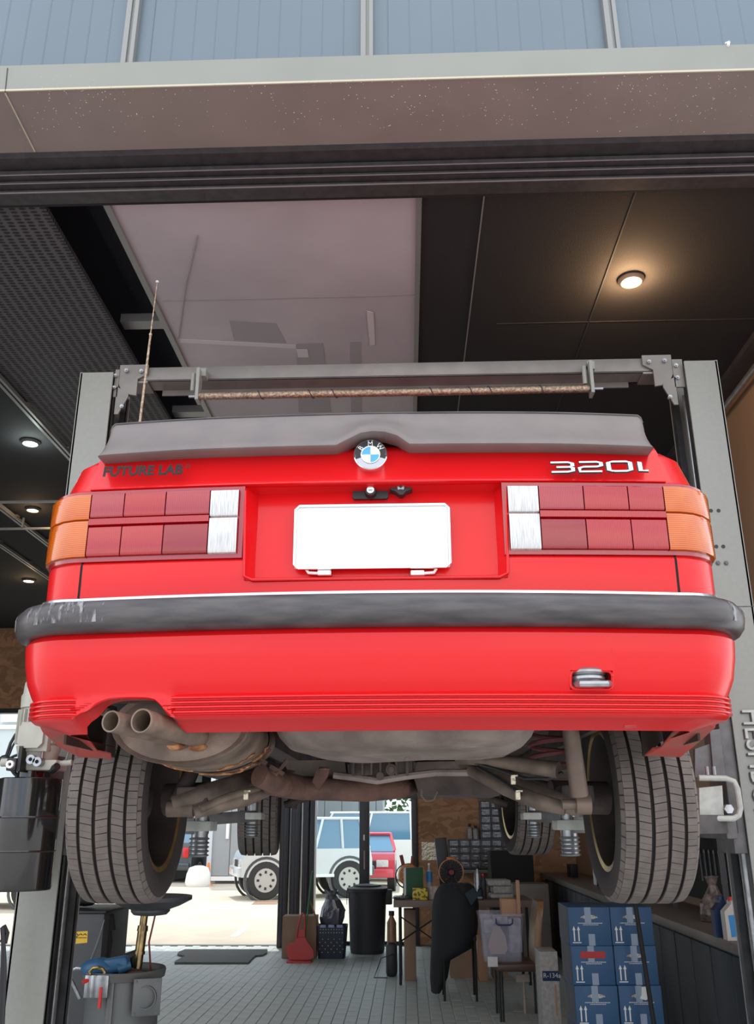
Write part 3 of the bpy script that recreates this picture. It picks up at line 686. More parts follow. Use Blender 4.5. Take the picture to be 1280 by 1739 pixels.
def sweep(path, s0, s1, prof, n=40, thick=0, mb=None, ends=True):
    mb = mb or MB(); rows = []
    for i in range(n+1):
        t = s0+(s1-s0)*i/n; p, nn = path.pt(t); pr = prof(t) if callable(prof) else prof
        rows.append([p+nn*o+Vector((0, 0, z)) for o, z in pr])
    closed = thick > 0
    if thick:
        for i, r_ in enumerate(rows):
            t = s0+(s1-s0)*i/n; p, nn = path.pt(t); pr = prof(t) if callable(prof) else prof
            rows[i] = r_ + [p+nn*(o-thick)+Vector((0, 0, z)) for o, z in reversed(pr)]
    mb.grid(rows, closed)
    if thick and ends:
        m = len(rows[0]); h = m//2; o = len(mb.v)-len(rows)*m
        for base in (o, o+(len(rows)-1)*m):
            mb.f += [[base+i, base+i+1, base+m-2-i, base+m-1-i] for i in range(h-1)]
    return mb
# levels read at the rear plane
zBt, zBb = zy(1006, 1.95), zy(1062, 1.94)
body = UP(.862, 2.08, .13, 2.62)
bumpP = UP(.872, 1.94, .17, 2.60, .05)
apP = UP(.866, 1.958, .165, 2.58, .05)
z765, z820, z825, z943, z1003 = zy(762, 2.12), zy(818, 2.076), zy(824, 2.085), zy(943, 2.08), zy(1001, 2.07)

# --- bumper
def prof_b(t):
    h = zBt-zBb; m = (zBt+zBb)/2
    return [(-.05, zBt-.004), (-.012, zBt), (.004, zBt-.006), (.016, zBt-.022), (.020, m), (.016, zBb+.018), (.006, zBb+.004), (-.012, zBb), (-.05, zBb+.003)]
bo = sweep(bumpP, -bumpP.L, bumpP.L, prof_b, 110).build('bumper', M['bumper'], car, label='black rubber rear bumper with chrome top strip', ang=50)
sweep(bumpP, -bumpP.sx(.80), bumpP.sx(.80), [(-.045, zBt+.001), (-.020, zBt+.004), (-.008, zBt+.004), (-.003, zBt-.003)], 90).build('chrome_strip', M['chrome'], bo)
def scuffp(a, b, z0, z1): return sweep(bumpP, a, b, lambda t: [(.0075, z1), (.0175, z1-.018), (.0205, (z0+z1)/2), (.0185, z0)], 18)
scuffp(-bumpP.sx(.86)-.06, -bumpP.sx(.60), zBb+.02, zBt-.004).build('scuff', M['scuff'], bo)
scuffp(bumpP.sx(.80), bumpP.sx(.86)+.08, zBb+.02, zBt-.004).build('scuff', M['scuff'], bo)

# --- apron with exhaust cut-out on the left and tow hook window on the right
zt, zr0 = zy(1067, 1.96), zy(1177, 1.99); zr1 = zy(1210, 1.992); zf = zy(1241, 2.085)
def apx(px, py, Y): return at(px, py, Y).x - X0
cuts = [(px, py) for px, py in ((118, 1213), (126, 1211), (134, 1205), (143, 1197), (153, 1190), (166, 1184), (180, 1180), (200, 1179), (225, 1179), (248, 1180), (260, 1183), (270, 1191), (278, 1201), (286, 1210), (296, 1213))]
cutx = [(apx(px, py, 2.01 if px > 140 else 2.05), zy(py+3, 2.0, px)) for px, py in cuts]
def zbot(x):
    if x <= cutx[0][0] or x >= cutx[-1][0]: return zr1
    for (a, za_), (b, zb_) in zip(cutx[:-1], cutx[1:]):
        if a <= x <= b: return za_+(zb_-za_)*(x-a)/(b-a)
    return zr1
def prof_a(t):
    p, nn = apP.pt(t); x = p.x-X0; zb_ = zbot(x) if abs(t) < apP.sx(.86) and p.y < 2.2 else zr1
    cut = min(1, max(0, (zb_-zr1)/(zr0-zr1)*1.4))
    L = [(-.06, zt+.012), (-.010, zt+.004), (0, zt-.01), (-.004, zt-(zt-zr0)*.35), (-.014, zt-(zt-zr0)*.7), (-.027, zr0+.012), (-.034, zr0)]
    # remap above-rib part if cut goes higher
    nr = 4; st = (zr0-zr1)/nr
    for k in range(nr):
        z = zr0-k*st; L += [(-.030, z-.002), (-.026, z-st*.3), (-.026, z-st*.62), (-.036, z-st*.72), (-.036, z-st*.92)]
    L += [(-.034, zr1-.001)]
    if cut > 0:
        out = []
        for (o, z) in L:
            if z < zr0+.003: o = -.030
            if z < zb_+.012:
                out.append((-.028-.010*(1-cut), max(z, zb_) if z > zb_ else zb_))
            else: out.append((o, z))
        # keep a rounded moulding at the edge of the cut-out
        L = [(o, max(z, zb_)) for o, z in out]
        fo = .028
        L += [(-.032, zb_-.003), (-.045, zb_-.002), (-.06, zb_+.0), (-.06-fo*cut-.04*(1-cut), zb_+(-.02*(1-cut)))]
    else:
        tt = abs(x)
        L += [(-.040, zr1-.006), (-.060, zr1-.010), (-.09, zr1+(zf-zr1)*.6), (-.125, zf)]
    return L
am = MB()
sR = apP.sx(.46)
sTow0, sTow1 = apP.sx(apx(970, 1160, 2.0)), apP.sx(apx(1043, 1160, 2.0))
zT0, zT1 = zy(1139, 1.975), zy(1171, 1.985)
sweep(apP, -apP.L, sTow0, prof_a, 190, mb=am)
sweep(apP, sTow1, apP.L, prof_a, 60, mb=am)
def split(prof, z_hi, z_lo):
    def iz(P, z):
        for (o0, a), (o1, b) in zip(P[1:-1], P[2:]):
            if a >= z >= b and a > b: f = (a-z)/(a-b); return (o0+(o1-o0)*f, z)
        return P[-1]
    up = lambda t: [p for p in prof(t)[:3]] + [iz(prof(t), z_hi+(prof(t)[2][1]-z_hi)*f) for f in (.66, .33)] + [iz(prof(t), z_hi), (iz(prof(t), z_hi)[0]-.03, z_hi)]
    lo = lambda t: [(iz(prof(t), z_lo)[0]-.03, z_lo), iz(prof(t), z_lo)] + [p for p in prof(t)[6:]]
    return up, lo
up, lo = split(prof_a, zT1+ (zT0-zT1), zT1)
sweep(apP, sTow0, sTow1, up, 6, mb=am); sweep(apP, sTow0, sTow1, lo, 6, mb=am)
for s_ in (sTow0, sTow1):
    p, nn = apP.pt(s_); am.add([p+nn*(-.012)+Vector((0, 0, zT0)), p+nn*(-.03)+Vector((0, 0, zT1)), p+nn*(-.06)+Vector((0, 0, zT1)), p+nn*(-.05)+Vector((0, 0, zT0))], [[0, 1, 2, 3]])
ap = am.build('rear_apron', M['red'], car, ang=38)
# raised edge round the tow window
ft = MB(); c0, c1 = apP.pt(sTow0)[0], apP.pt(sTow1)[0]
fr_ = []
def tw(x, z, o=-.018): 
    p, nn = apP.pt(apP.sx(x)); q = p+nn*(o+(-.006 if z < (zT0+zT1)/2 else .0)); return Vector((q.x, q.y, z))
xa_, xb_ = c0.x-X0, c1.x-X0; r_ = .012
for cx_, cz_, a0 in ((xb_-r_, zT0-r_, 0), (xa_+r_, zT0-r_, 90), (xa_+r_, zT1+r_, 180), (xb_-r_, zT1+r_, 270)):
    for k in range(5): a = R(a0+k*22.5); fr_.append(tw(cx_+r_*math.cos(a), cz_+r_*math.sin(a)))
ft.tube(fr_+[fr_[0]], .0035, 6).build('window_edge', M['red'], ap)
th = MB(); 
MB().bx(c0.x-.01, c1.x+.01, 2.10, 2.11, zT1-.02, zT0+.02).build('tow_recess', M['sootgap'], ap)
tp = at(1004, 1152, 2.000)
for dz, r_ in ((.016, .044), (.002, .042)): th.lathe([(r_-.012, -.006), (r_-.004, -.007), (r_, -.002), (r_, .003), (r_-.004, .007), (r_-.012, .006)], tp+Vector((-.006, .03, dz)), n=26, closed=True)
th.tube([tp+Vector((-.036, .01, -.012)), tp+Vector((-.026, -.012, -.014)), tp+Vector((0, -.018, -.015)), tp+Vector((.03, -.012, -.014)), tp+Vector((.04, .008, -.011))], .008, 8)
th.build('tow_hook', M['steel'], ap)
# corner flanges under the apron ends
def flange(pts, name='corner_flange', m='reddirt', th=.004):
    P = [at(*p) for p in pts]; f = MB().poly(P, (0, 0, th)); return f.build(name, M[m], ap, smooth=False)
flange([(1219, 1214, 2.18), (1214, 1236, 2.26), (1186, 1261, 2.42), (1155, 1286, 2.60), (1095, 1284, 2.60), (1108, 1272, 2.5), (1122, 1270, 2.44), (1138, 1250, 2.32), (1151, 1236, 2.22), (1149, 1230, 2.17), (1138, 1228, 2.14), (1100, 1234, 2.11), (1060, 1238, 2.10), (1060, 1234, 2.09), (1120, 1226, 2.09), (1180, 1218, 2.12)])
flange([(62, 1222, 2.16), (72, 1243, 2.26), (100, 1268, 2.44), (133, 1286, 2.60), (190, 1289, 2.62), (188, 1281, 2.56), (165, 1276, 2.52), (152, 1258, 2.40), (136, 1231, 2.24), (139, 1226, 2.21), (131, 1226, 2.17), (122, 1220, 2.13), (100, 1222, 2.13)])
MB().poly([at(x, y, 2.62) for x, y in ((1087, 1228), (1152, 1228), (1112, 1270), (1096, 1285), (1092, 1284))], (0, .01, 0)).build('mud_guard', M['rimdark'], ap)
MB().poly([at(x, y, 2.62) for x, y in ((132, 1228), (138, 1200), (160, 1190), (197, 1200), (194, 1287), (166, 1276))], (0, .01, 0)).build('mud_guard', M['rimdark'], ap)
# arch liner above the exhaust
for s_ in (-1, 1): MB().bx(X0+s_*.800, X0+s_*.806, 2.30, 2.61, 1.845, 1.99).build('inner_liner', M['rimdark'], ap)
MB().poly([at(x, y, 2.75) for x, y in ((128, 1178), (300, 1178), (300, 1215), (128, 1215))], (0, .01, 0)).build('splash_panel', M['sootgap'], ap)

# --- rear body: backing shell, quarter corners, boot lid, lower panel
zTop = z765+.02
shell = UP(.845, 2.12, .11, 2.62)
def lean(z): return -.085*max(0, (z-z825))/(zTop-z825) if z > z825 else 0
sb = sweep(shell, -shell.L, shell.L, [(-.0, zBb), (0, z943), (-.01, z825), (-.05, z765), (-.10, zTop+.02)], 90)
bodyo = sb.build('body', M['red'], car)
W_side = lambda z: 0
def prof_q(t):   # outer surface of the quarter corner, leaning in above the lamps
    return [(-.10, zTop-.006), (-.085, zTop-.012), (-.050, z765-.02), (-.022, z820+.01), (-.008, z820-.004), (-.004, z825)]
sS = body.sx(.735)
def quarter(sg):
    m = MB()
    sweep(body, sg*(sS+.006), sg*body.L, prof_q, 30, mb=m)
    o = m.build('quarter_panel', M['red'], car)
    m2 = sweep(body, sg*(sS+.006), sg*body.L, [(-.004, z943), (.0, z943-.012), (-.002, zBt+.03), (-.006, zBt-.02)], 30)
    m2.build('lower_corner', M['red'], o)
quarter(-1); quarter(1)
# boot lid: upper band, with lip
def prof_l(t):
    return [(-.14, zTop+.012), (-.075, zTop+.004), (-.045, z765+.004), (-.028, z765-.018), (-.008, z820+.018), (.004, z820+.006), (.006, z820), (-.004, z820-.005), (-.05, z820-.007)]
lid = sweep(body, -sS, sS, prof_l, 60).build('boot_lid', M['red'], car)
for sg in (-1, 1):
    gp = sweep(body, sg*(sS-.002), sg*(sS+.008), lambda t: [(o-.0015, z) for o, z in prof_q(t)[1:]], 1)
    sweep(body, sg*(sS-.002), sg*(sS+.008), [(-.0035, z943-.003), (-.0025, z943-.012), (-.004, zBt+.03), (-.008, zBt-.02)], 1).build('panel_gap', M['sootgap'], car)
    gp.build('panel_gap', M['sootgap'], car)  # black strips painted in for the shade between lid and quarters
xr = .315   # half width of recess at its top; lamps outside
zb2 = zy(984, 2.09)
pr_hi = [(-.05, z943+.004), (-.004, z943-.002), (.0, z943-.010), (-.002, zb2)]
sxr = body.sx(.322)
lpm = sweep(body, -sS, -sxr, pr_hi, 16); sweep(body, sxr, sS, pr_hi, 16, mb=lpm)
sweep(body, -sS, sS, [(-.03, zb2+.0002), (-.002, zb2), (-.003, zBt+.014), (-.02, zBt+.008)], 60, mb=lpm)
lpm.build('lower_panel', M['red'], lid)
# recess for the number plate
xi0, xi1 = .330, .322
rec = MB()
def P3(x, y, z): return Vector((X0+x, y, z))
A = [P3(-xi0, 2.088, z820-.006), P3(xi0, 2.088, z820-.006), P3(xi1, 2.085, zb2), P3(-xi1, 2.085, zb2)]
B = [P3(-.295, 2.150, z820-.012), P3(.295, 2.150, z820-.012), P3(.300, 2.130, zb2+.020), P3(-.300, 2.130, zb2+.020)]
rec.add(A+B, [[0, 1, 5, 4], [1, 2, 6, 5], [2, 3, 7, 6], [3, 0, 4, 7], [4, 5, 6, 7]])
# panel areas around the recess down to the lower panel
rec.build('plate_recess', M['red'], lid, smooth=False)
# body-side lower surround beneath recess is part of the lower panel
ed = MB().tube([A[0]+Vector((0, -.002, -.01)), A[3]+Vector((0, -.004, .01)), A[3]+Vector((.02, -.004, 0)), A[2]+Vector((-.02, -.004, 0)), A[2]+Vector((0, -.004, .01)), A[1]+Vector((0, -.002, -.01))], .004, 8)
ed.build('recess_edge', M['red'], lid)

# --- tail lamps
lampP = UP(.866, 2.072, .13, 2.62)
def lamp(sg, nm, lab):
    x_in = .342 if sg < 0 else .330
    xr_ = .335
    zt_, zb_ = z825-.006, z943+.006
    zm = zt_+(zb_-zt_)*.45
    base = sweep(lampP, sg*(lampP.sx(x_in-.012 if sg > 0 else x_in-.012)), sg*(lampP.L-.08), [(-.03, zt_+.008), (-.004, zt_+.007), (-.004, zb_-.007), (-.03, zb_-.008)], 40)
    xin2 = (x_in-.012)
    p_, n_ = lampP.pt(sg*lampP.sx(xin2))
    base.add([p_+n_*-.004+Vector((0, 0, zt_+.007)), p_+n_*-.09+Vector((0, 0, zt_+.007)), p_+n_*-.09+Vector((0, 0, zb_-.007)), p_+n_*-.004+Vector((0, 0, zb_-.007))], [[0, 1, 2, 3]])
    lo_ = base.build('tail_lamp', M['lamphouse'], car)
    def cell(x0, x1, za_, zb__, m, name, s0=None, s1=None, dz=.0025):
        a = lampP.sx(x0) if s0 is None else s0; b = lampP.sx(x1) if s1 is None else s1
        pr = [(-.004, za_), (.004, za_-.002), (.006, za_-.006), (.006, zb__+.006), (.004, zb__+.002), (-.004, zb__)]
        return sweep(lampP, sg*(a+.0015), sg*(b-.0015), pr, 14).build(name, M[m], lo_)
    w0 = x_in
    xs = [w0, .408, .520, .632, .722] if sg > 0 else [w0, .416, .530, .638, .726]
    cell(xs[0], xs[1], zt_-.003, zm+.004, 'lensclear', 'reverse_lens'); cell(xs[0], xs[1], zm+.002, zb_+.003, 'lensclear', 'reverse_lens')
    for k in range(3):
        cell(xs[k+1], xs[k+2], zt_-.002, zm+.010, ('lenspink', 'lensred', 'lenspink')[k] if sg < 0 else ('lenspink', 'lensred', 'lensred')[k], 'upper_lens')
        cell(xs[k+1], xs[k+2], zm-.012, zb_+.004, ('lensred2', 'lensred', 'lensred')[k], 'lower_lens')
    # clear red bar between the rows
    pr = [(-.004, zm+.010), (.008, zm+.007), (.008, zm-.009), (-.004, zm-.012)]
    sweep(lampP, sg*lampP.sx(xs[1]), sg*lampP.sx(xs[4]), pr, 14).build('lens_rib', M['lensred'], lo_)
    a = lampP.sx(xs[4]); b = lampP.L-.10
    cell(0, 0, zt_-.002, zm+.006, 'lensamber', 'indicator_lens', a, b); cell(0, 0, zm+.005, zb_+.003, 'lensamber', 'indicator_lens', a, b)
    return lo_
lamp(-1, 'l', ''); lamp(1, 'r', '')

# --- spoiler
zs0, zs1 = zy(764, 2.075), zy(700, 2.15)
wL, wR = apx(163, 775, 2.07), apx(1112, 758, 2.07)
rows = []
N = 72
xc0, xc1 = wL, wR
for i in range(N+1):
    u = .5-.5*math.cos(math.pi*i/N); x = xc0+(xc1-xc0)*u; e = min(x-xc0, xc1-x)
    rr = .024; hk = 1.0
    if e < rr: hk = .12+.88*math.sqrt(max(0, 1-((rr-e)/rr)**2))
    droop = -.006*max(0, 1-e/.28)**1.5
    crown = .004*(1-(2*u-1)**2)
    zb_ = zs0+.004+droop + (.0 if abs(x-(-.0)) > .075 else .036*math.sqrt(max(0, 1-(x/.075)**2)))
    zt_ = zs0+(zs1-zs0)*hk+crown-.006+droop*.7
    yb = body.pt(math.copysign(body.sx(min(abs(x), .8)), x))[0].y
    hb = max(0, 1-((x)/.10)**2)**1.2*.020
    r = []
    for f, dy, dz in ((0, .04, 0), (0, -.020, -.002), (.02, -.026, 0), (.10, -.020, 0), (.2, -.008, 0), (.5, .026, 0), (.8, .056, 0), (.93, .064, 0), (1.0, .076, 0), (1.0, .092, .001), (.93, .115, 0)):
        bump_ = hb*(math.exp(-((f-.28)/.2)**2))
        r.append(Vector((X0+x*(1+.030*f*hk), yb+dy+.0-bump_, zb_+(zt_-zb_)*f+dz)))
    r.append(Vector((X0+x, yb+.16, zb_+.01)))
    rows.append(r)
sp_ = MB().grid(rows); m_ = len(rows[0])
sp_.f += [[i for i in range(m_)], [N*m_+i for i in range(m_)][::-1]]
spo = sp_.build('spoiler', M['plastic'], car, ang=60)
MB().tube([r[8]+Vector((0, -.002, 0)) for r in rows[4:-4]], .0035, 6).build('trailing_edge', M['bumper'], spo)

# --- badge
bc = at(629, 773, 2.082); tilt = R(-20)
bM = Matrix.Translation(bc) @ Matrix.Rotation(R(86), 4, 'X')   # local z -> towards the viewer (-Y)
rb = .0435
bd = MB().lathe([(0, -.02), (rb*.98, -.02), (rb, 0), (rb*.985, .004), (rb*.93, .006), (rb*.90, .003), (rb*.90, .001), (0, .001)], n=48).xf(bM)
bdo = bd.build('badge', M['chrome'], car, label='round chrome ringed badge with blue and white quarters')
bk = []
def ringseg(r0, r1, a0, a1, z=.0025, n=14):
    m = MB(); pts = [(r0*math.cos(R(a0+(a1-a0)*k/n)), r0*math.sin(R(a0+(a1-a0)*k/n)), z) for k in range(n+1)] + [(r1*math.cos(R(a1-(a1-a0)*k/n)), r1*math.sin(R(a1-(a1-a0)*k/n)), z) for k in range(n+1)]
    k = n+1; m.add(pts, [[i, i+1, 2*k-2-i, 2*k-1-i] for i in range(n)]); return m.xf(bM)
ringseg(rb*.56, rb*.895, -18, 198, n=40).build('badge_ring', M['black'], bdo)
ringseg(rb*.56, rb*.895, 198, 342, n=30).build('badge_ring', M['grey'], bdo)
def wedge(a0, m_, nm):
    n = 10; r = rb*.53
    MB().add([(0, 0, .004)]+[(r*math.cos(R(a0+90*k/n)), r*math.sin(R(a0+90*k/n)), .004) for k in range(n+1)], [[0, k+1, k+2] for k in range(n)]).xf(bM).build(nm, M[m_], bdo)
wedge(0, 'white', 'badge_quarter'); wedge(90, 'blue', 'badge_quarter'); wedge(180, 'white', 'badge_quarter'); wedge(270, 'blue', 'badge_quarter')
ringseg(rb*.52, rb*.57, 0, 360, .0045, 40).build('badge_ring', M['chrome'], bdo)
for ch, a in (('B', 142), ('M', 91), ('W', 42)):
    t = text_mb(ch, .0185, .0005, 2); xs = [v.x for v in t.v]; ys = [v.y for v in t.v]; cx_, cy_ = (max(xs)+min(xs))/2, (max(ys)+min(ys))/2
    t.v = [Vector((v.x-cx_, v.y-cy_, v.z)) for v in t.v]
    t.xf(Matrix.Translation((rb*.725*math.cos(R(a)), rb*.725*math.sin(R(a)), .0035)) @ Matrix.Rotation(R(a-90), 4, 'Z')).xf(bM).build('badge_letter', M['white'], bdo)

# --- lettering on the lid
def decal_on(mb, px0, px1, py, name, m, flip=False, dy=0, lab=None, zrot=0, hfac=1, width=None):
    a, b = at(px0, py[0], 2.083+dy), at(px1, py[1], 2.083+dy)
    xs = [v.x for v in mb.v]; ys = [v.y for v in mb.v]
    s_ = (b.x-a.x)/(max(xs)-min(xs)); x0_, y0_ = min(xs), (min(ys)+max(ys))/2
    ang = math.atan2(b.z-a.z, b.x-a.x)
    mb.v = [Vector(((v.x-x0_)*s_, (v.y-y0_)*s_*hfac, v.z*min(1, s_))) for v in mb.v]
    mb.xf(Matrix.Translation(a) @ Matrix.Rotation(-ang, 4, 'Y') @ Matrix.Rotation(R(90-14), 4, 'X'))
    return mb
SEG = {'3': [[(0, 0), (.75, 0), (1, .2), (1, .8), (.8, 1), (1, 1.2), (1, 1.75), (.8, 2), (0, 2)], [(.25, 1), (.8, 1)]],
       '2': [[(0, 2), (.8, 2), (1, 1.8), (1, 1.2), (.8, 1), (.2, 1), (0, .8), (0, 0), (1, 0)]],
       '0': [[(.2, 0), (.8, 0), (1, .2), (1, 1.8), (.8, 2), (.2, 2), (0, 1.8), (0, .2), (.2, 0)]],
       'i': [[(0, 1.75), (.1, 1.75), (.1, 0), (.45, 0)]]}
def stroke(r, m=None, z=0):
    m = m or MB(); x = 0; hx = .030; hz = .0155
    for ch, adv in (('3', .0395), ('2', .0400), ('0', .0400), ('i', 0)):
        for line in SEG[ch]:
            m.tube([(x+a*hx, b*hz, z) for a, b in line], r, 8)
        x += adv
    return m
def place_320(mb, extra):
    a = at(936, 803, 2.076); b = at(1100, 800, 2.082)
    sc_ = (b.x-a.x)/.1336
    mb.v = [Vector((v.x*sc_, v.y*.95, v.z*.5)) for v in mb.v]
    return mb.xf(Matrix.Translation(a+Vector((0, extra, 0))) @ Matrix.Rotation(R(.0), 4, 'Y') @ Matrix.Rotation(R(90-14), 4, 'X'))
n1 = place_320(stroke(.0048), .0).build('model_number', M['black'], lid, label='dark edge of the model numerals 320i')
place_320(stroke(.0030, z=.006), -.001).build('chrome_face', M['chrome'], n1)
t = text_mb('FUTURE LAB', .02, .0006, 3, .0007)
decal_on(t, 176, 311, (801, 797), 'x', None, hfac=1.12, dy=-.004).build('lettering', M['blackmatte'], lid, label='black letters FUTURE LAB')
t = MB().tube([(.5*math.cos(k*.5236), .5*math.sin(k*.5236), 0) for k in range(13)], .09, 5).tube([(-.2, .2, 0), (.1, .2, 0), (-.1, -.1, 0), (.2, -.2, 0)], .05, 4)
decal_on(t, 315, 323, (792, 792), 'x', None, hfac=1, dy=-.004).build('registered_mark', M['black'], lid)

# --- things in the recess
def rbox(px0, px1, py0, py1, Y, d, name, m, par, bev=.003, lab=None):
    a, b = at(px0, py1, Y), at(px1, py0, Y)
    return MB().bx(a.x, b.x, Y, Y+d, a.z, b.z, bev).build(name, M[m], par, label=lab)
for a, b in ((490, 557), (703, 769)):
    lm = rbox(a, b, 819, 829, 2.105, .04, 'plate_lamp', 'black', lid); rbox(a+4, b-4, 821, 827, 2.103, .01, 'lamp_lens', 'lamphouse', lm, .001)
lk = MB(); a, b = at(599, 849, 2.125), at(659, 827, 2.125)
lk.poly([(a.x, 2.118, a.z+.004), (a.x+.004, 2.118, a.z), (b.x-.004, 2.118, a.z), (b.x, 2.118, a.z+.004), (b.x, 2.118, b.z-.004), (b.x-.022, 2.118, b.z+.003), (a.x+.022, 2.118, b.z+.003), (a.x, 2.118, b.z-.004)], (0, .03, 0))
lc = at(629, 833, 2.10)
lk.cyl(lc+Vector((0, .03, 0)), lc, .017, .013, n=20)
lko = lk.build('lock_plate', M['black'], lid)
MB().cyl(lc+Vector((0, .01, 0)), lc+Vector((0, -.006, 0)), .0092, n=20).build('lock_cylinder', M['chrome'], lko)
MB().box(lc+Vector((0, -.0065, -.001)), (.011, .002, .0015)).build('key_slot', M['black'], lko)
kc = at(681, 828, 2.10); km = MB()
km.poly([(kc.x-.027, 2.10, kc.z+.014), (kc.x+.025, 2.10, kc.z+.014), (kc.x+.028, 2.10, kc.z-.004), (kc.x+.012, 2.10, kc.z-.010), (kc.x+.004, 2.10, kc.z-.019), (kc.x-.004, 2.10, kc.z-.019), (kc.x-.014, 2.10, kc.z-.010), (kc.x-.029, 2.10, kc.z-.004)], (0, .045, 0))
ko = km.build('reversing_camera', M['black'], lid)
MB().poly([(kc.x-.025, 2.098, kc.z+.013), (kc.x+.023, 2.098, kc.z+.013), (kc.x+.010, 2.098, kc.z+.004), (kc.x+.006, 2.098, kc.z-.006), (kc.x-.008, 2.098, kc.z-.006), (kc.x-.012, 2.098, kc.z+.004)], (0, .006, 0)).cyl((kc.x-.001, 2.094, kc.z+.003), (kc.x-.001, 2.10, kc.z+.003), .0085, n=18).build('camera_bezel', M['grey'], ko)
MB().cyl((kc.x-.001, 2.090, kc.z+.003), (kc.x-.001, 2.10, kc.z+.003), .0055, n=16).build('camera_lens', M['black'], ko)
# plate (blank: its characters are hidden in the photo)
a, b = at(499, 966, 2.10), at(761, 860, 2.115)
yb_, yt_ = 2.10, 2.115
pf = MB().bx(a.x, b.x, 2.100, 2.108, a.z, b.z, .006, 3).build('number_plate', M['white'], lid, label='white rear number plate in a chrome frame')
MB().tube([(a.x+.01, 2.098, a.z), (b.x-.01, 2.098, a.z), (b.x, 2.098, a.z+.01), (b.x, 2.098, b.z-.01), (b.x-.01, 2.098, b.z), (a.x+.01, 2.098, b.z), (a.x, 2.098, b.z-.01), (a.x, 2.098, a.z+.01), (a.x+.01, 2.098, a.z)], .0035, 8).build('plate_frame', M['chrome'], pf)
for x0_, x1_, s_ in ((519, 562, 1), (697, 741, -1)):
    q0, q1 = at(x0_, 973, 2.10), at(x1_, 973, 2.10)
    if s_ > 0: g = MB().bx(q1.x-.034, q1.x, 2.098, 2.112, q0.z-.006, q0.z+.007, .003).tube([(q0.x, 2.106, q0.z+.012), (q0.x+.006, 2.106, q0.z+.002), (q1.x-.03, 2.106, q0.z)], .004, 8)
    else: g = MB().bx(q0.x, q0.x+.034, 2.098, 2.112, q0.z-.006, q0.z+.007, .003).tube([(q1.x, 2.106, q0.z+.012), (q1.x-.006, 2.106, q0.z+.002), (q0.x+.03, 2.106, q0.z)], .004, 8)
    g.build('plate_bracket', M['white'], pf)

# --- rest of the body: sides, deck, cabin, bonnet (seen only from beside)
sm = MB()
gl = 1.42; Yr, Yf_ = 2.95, 5.52
def arch(cy, r, z0): return [(cy+r*math.cos(R(a)), z0+r*math.sin(R(a))) for a in range(0, 181, 15)]
for s_ in (-1, 1):
    xo = X0+s_*.850
    side = [(2.60, zBb), (2.60, zTop-.08), (6.05, zTop-.16), (6.16, zTop-.30), (6.16, zBb), (6.0, 1.86)]
    side += [(y, z) for y, z in arch(Yf_, .36, 1.86)] + [(y, z) for y, z in arch(Yr, .345, 1.86) if y > 2.60+.001][:] 
    side = side + [(2.61, 1.90)]
    sm.poly([(xo, y, z) for y, z in side], (-s_*.02, 0, 0))
sm.build('side_panel', M['red'], car, smooth=False)
secs = []
for y, z, wd in ((2.16, zTop+.012, .70), (2.6, zTop+.02, .74), (2.95, zTop+.02, .76)): secs.append([Vector((X0+x*wd, y, z-.02*abs(x)**4)) for x in [k/8-1 for k in range(17)]])
MB().grid(secs).build('boot_deck', M['red'], lid)
secs = [[Vector((X0+x*wd, y, z-.02*abs(x)**4)) for x in [k/8-1 for k in range(17)]] for y, z, wd in ((4.95, zTop-.02, .80), (5.6, zTop-.09, .80), (6.15, zTop-.16, .76), (6.19, zTop-.30, .76), (6.18, zBb+.02, .8))]
MB().grid(secs).build('bonnet', M['red'], car)
for s_ in (-1, 1):
    MB().poly([(X0+s_*.80, 2.60, zTop-.08), (X0+s_*.85, 2.60, zTop-.085), (X0+s_*.85, 6.05, zTop-.165), (X0+s_*.78, 6.05, zTop-.12), (X0+s_*.72, 4.95, zTop-.01), (X0+s_*.74, 2.6, zTop+.01)], (0, 0, -.01)).build('shoulder', M['red'], car)
cab = [[Vector((X0-.66, 2.98, zTop+.01)), Vector((X0+.66, 2.98, zTop+.01)), Vector((X0+.68, 4.98, zTop)), Vector((X0-.68, 4.98, zTop))], [Vector((X0-.53, 3.38, zTop+.36)), Vector((X0+.53, 3.38, zTop+.36)), Vector((X0+.53, 4.45, zTop+.36)), Vector((X0-.53, 4.45, zTop+.36))]]
MB().grid(cab, True).build('window_glass', M['autoglass'], car, smooth=False)
MB().bx(X0-.55, X0+.55, 3.34, 4.5, zTop+.36, zTop+.41, .03, 3).build('roof', M['red'], car)
pl_ = MB()
for s_ in (-1, 1):
    for (p, q) in (((X0+s_*.67, 2.97, zTop), (X0+s_*.54, 3.38, zTop+.37)), ((X0+s_*.68, 4.99, zTop), (X0+s_*.54, 4.46, zTop+.37)), ((X0+s_*.68, 3.95, zTop), (X0+s_*.54, 3.95, zTop+.37))): pl_.tube([p, q], .035, 6)
pl_.build('pillar', M['red'], car)
# aerial
e0, e1 = at(237, 712, 2.45), at(267, 479, 2.45)
an = MB().cyl(e0-Vector((0, 0, .08)), e0.lerp(e1, .60), .0042, .0036, n=8).cyl(e0.lerp(e1, .6), e1, .0022, .0016, n=8).cyl(e0.lerp(e1, .595), e0.lerp(e1, .61), .0052, n=8)
ao = an.build('aerial', M['copper'], car)
MB().ball(e1, .0062, seg=12).build('aerial_tip', M['steel'], ao)

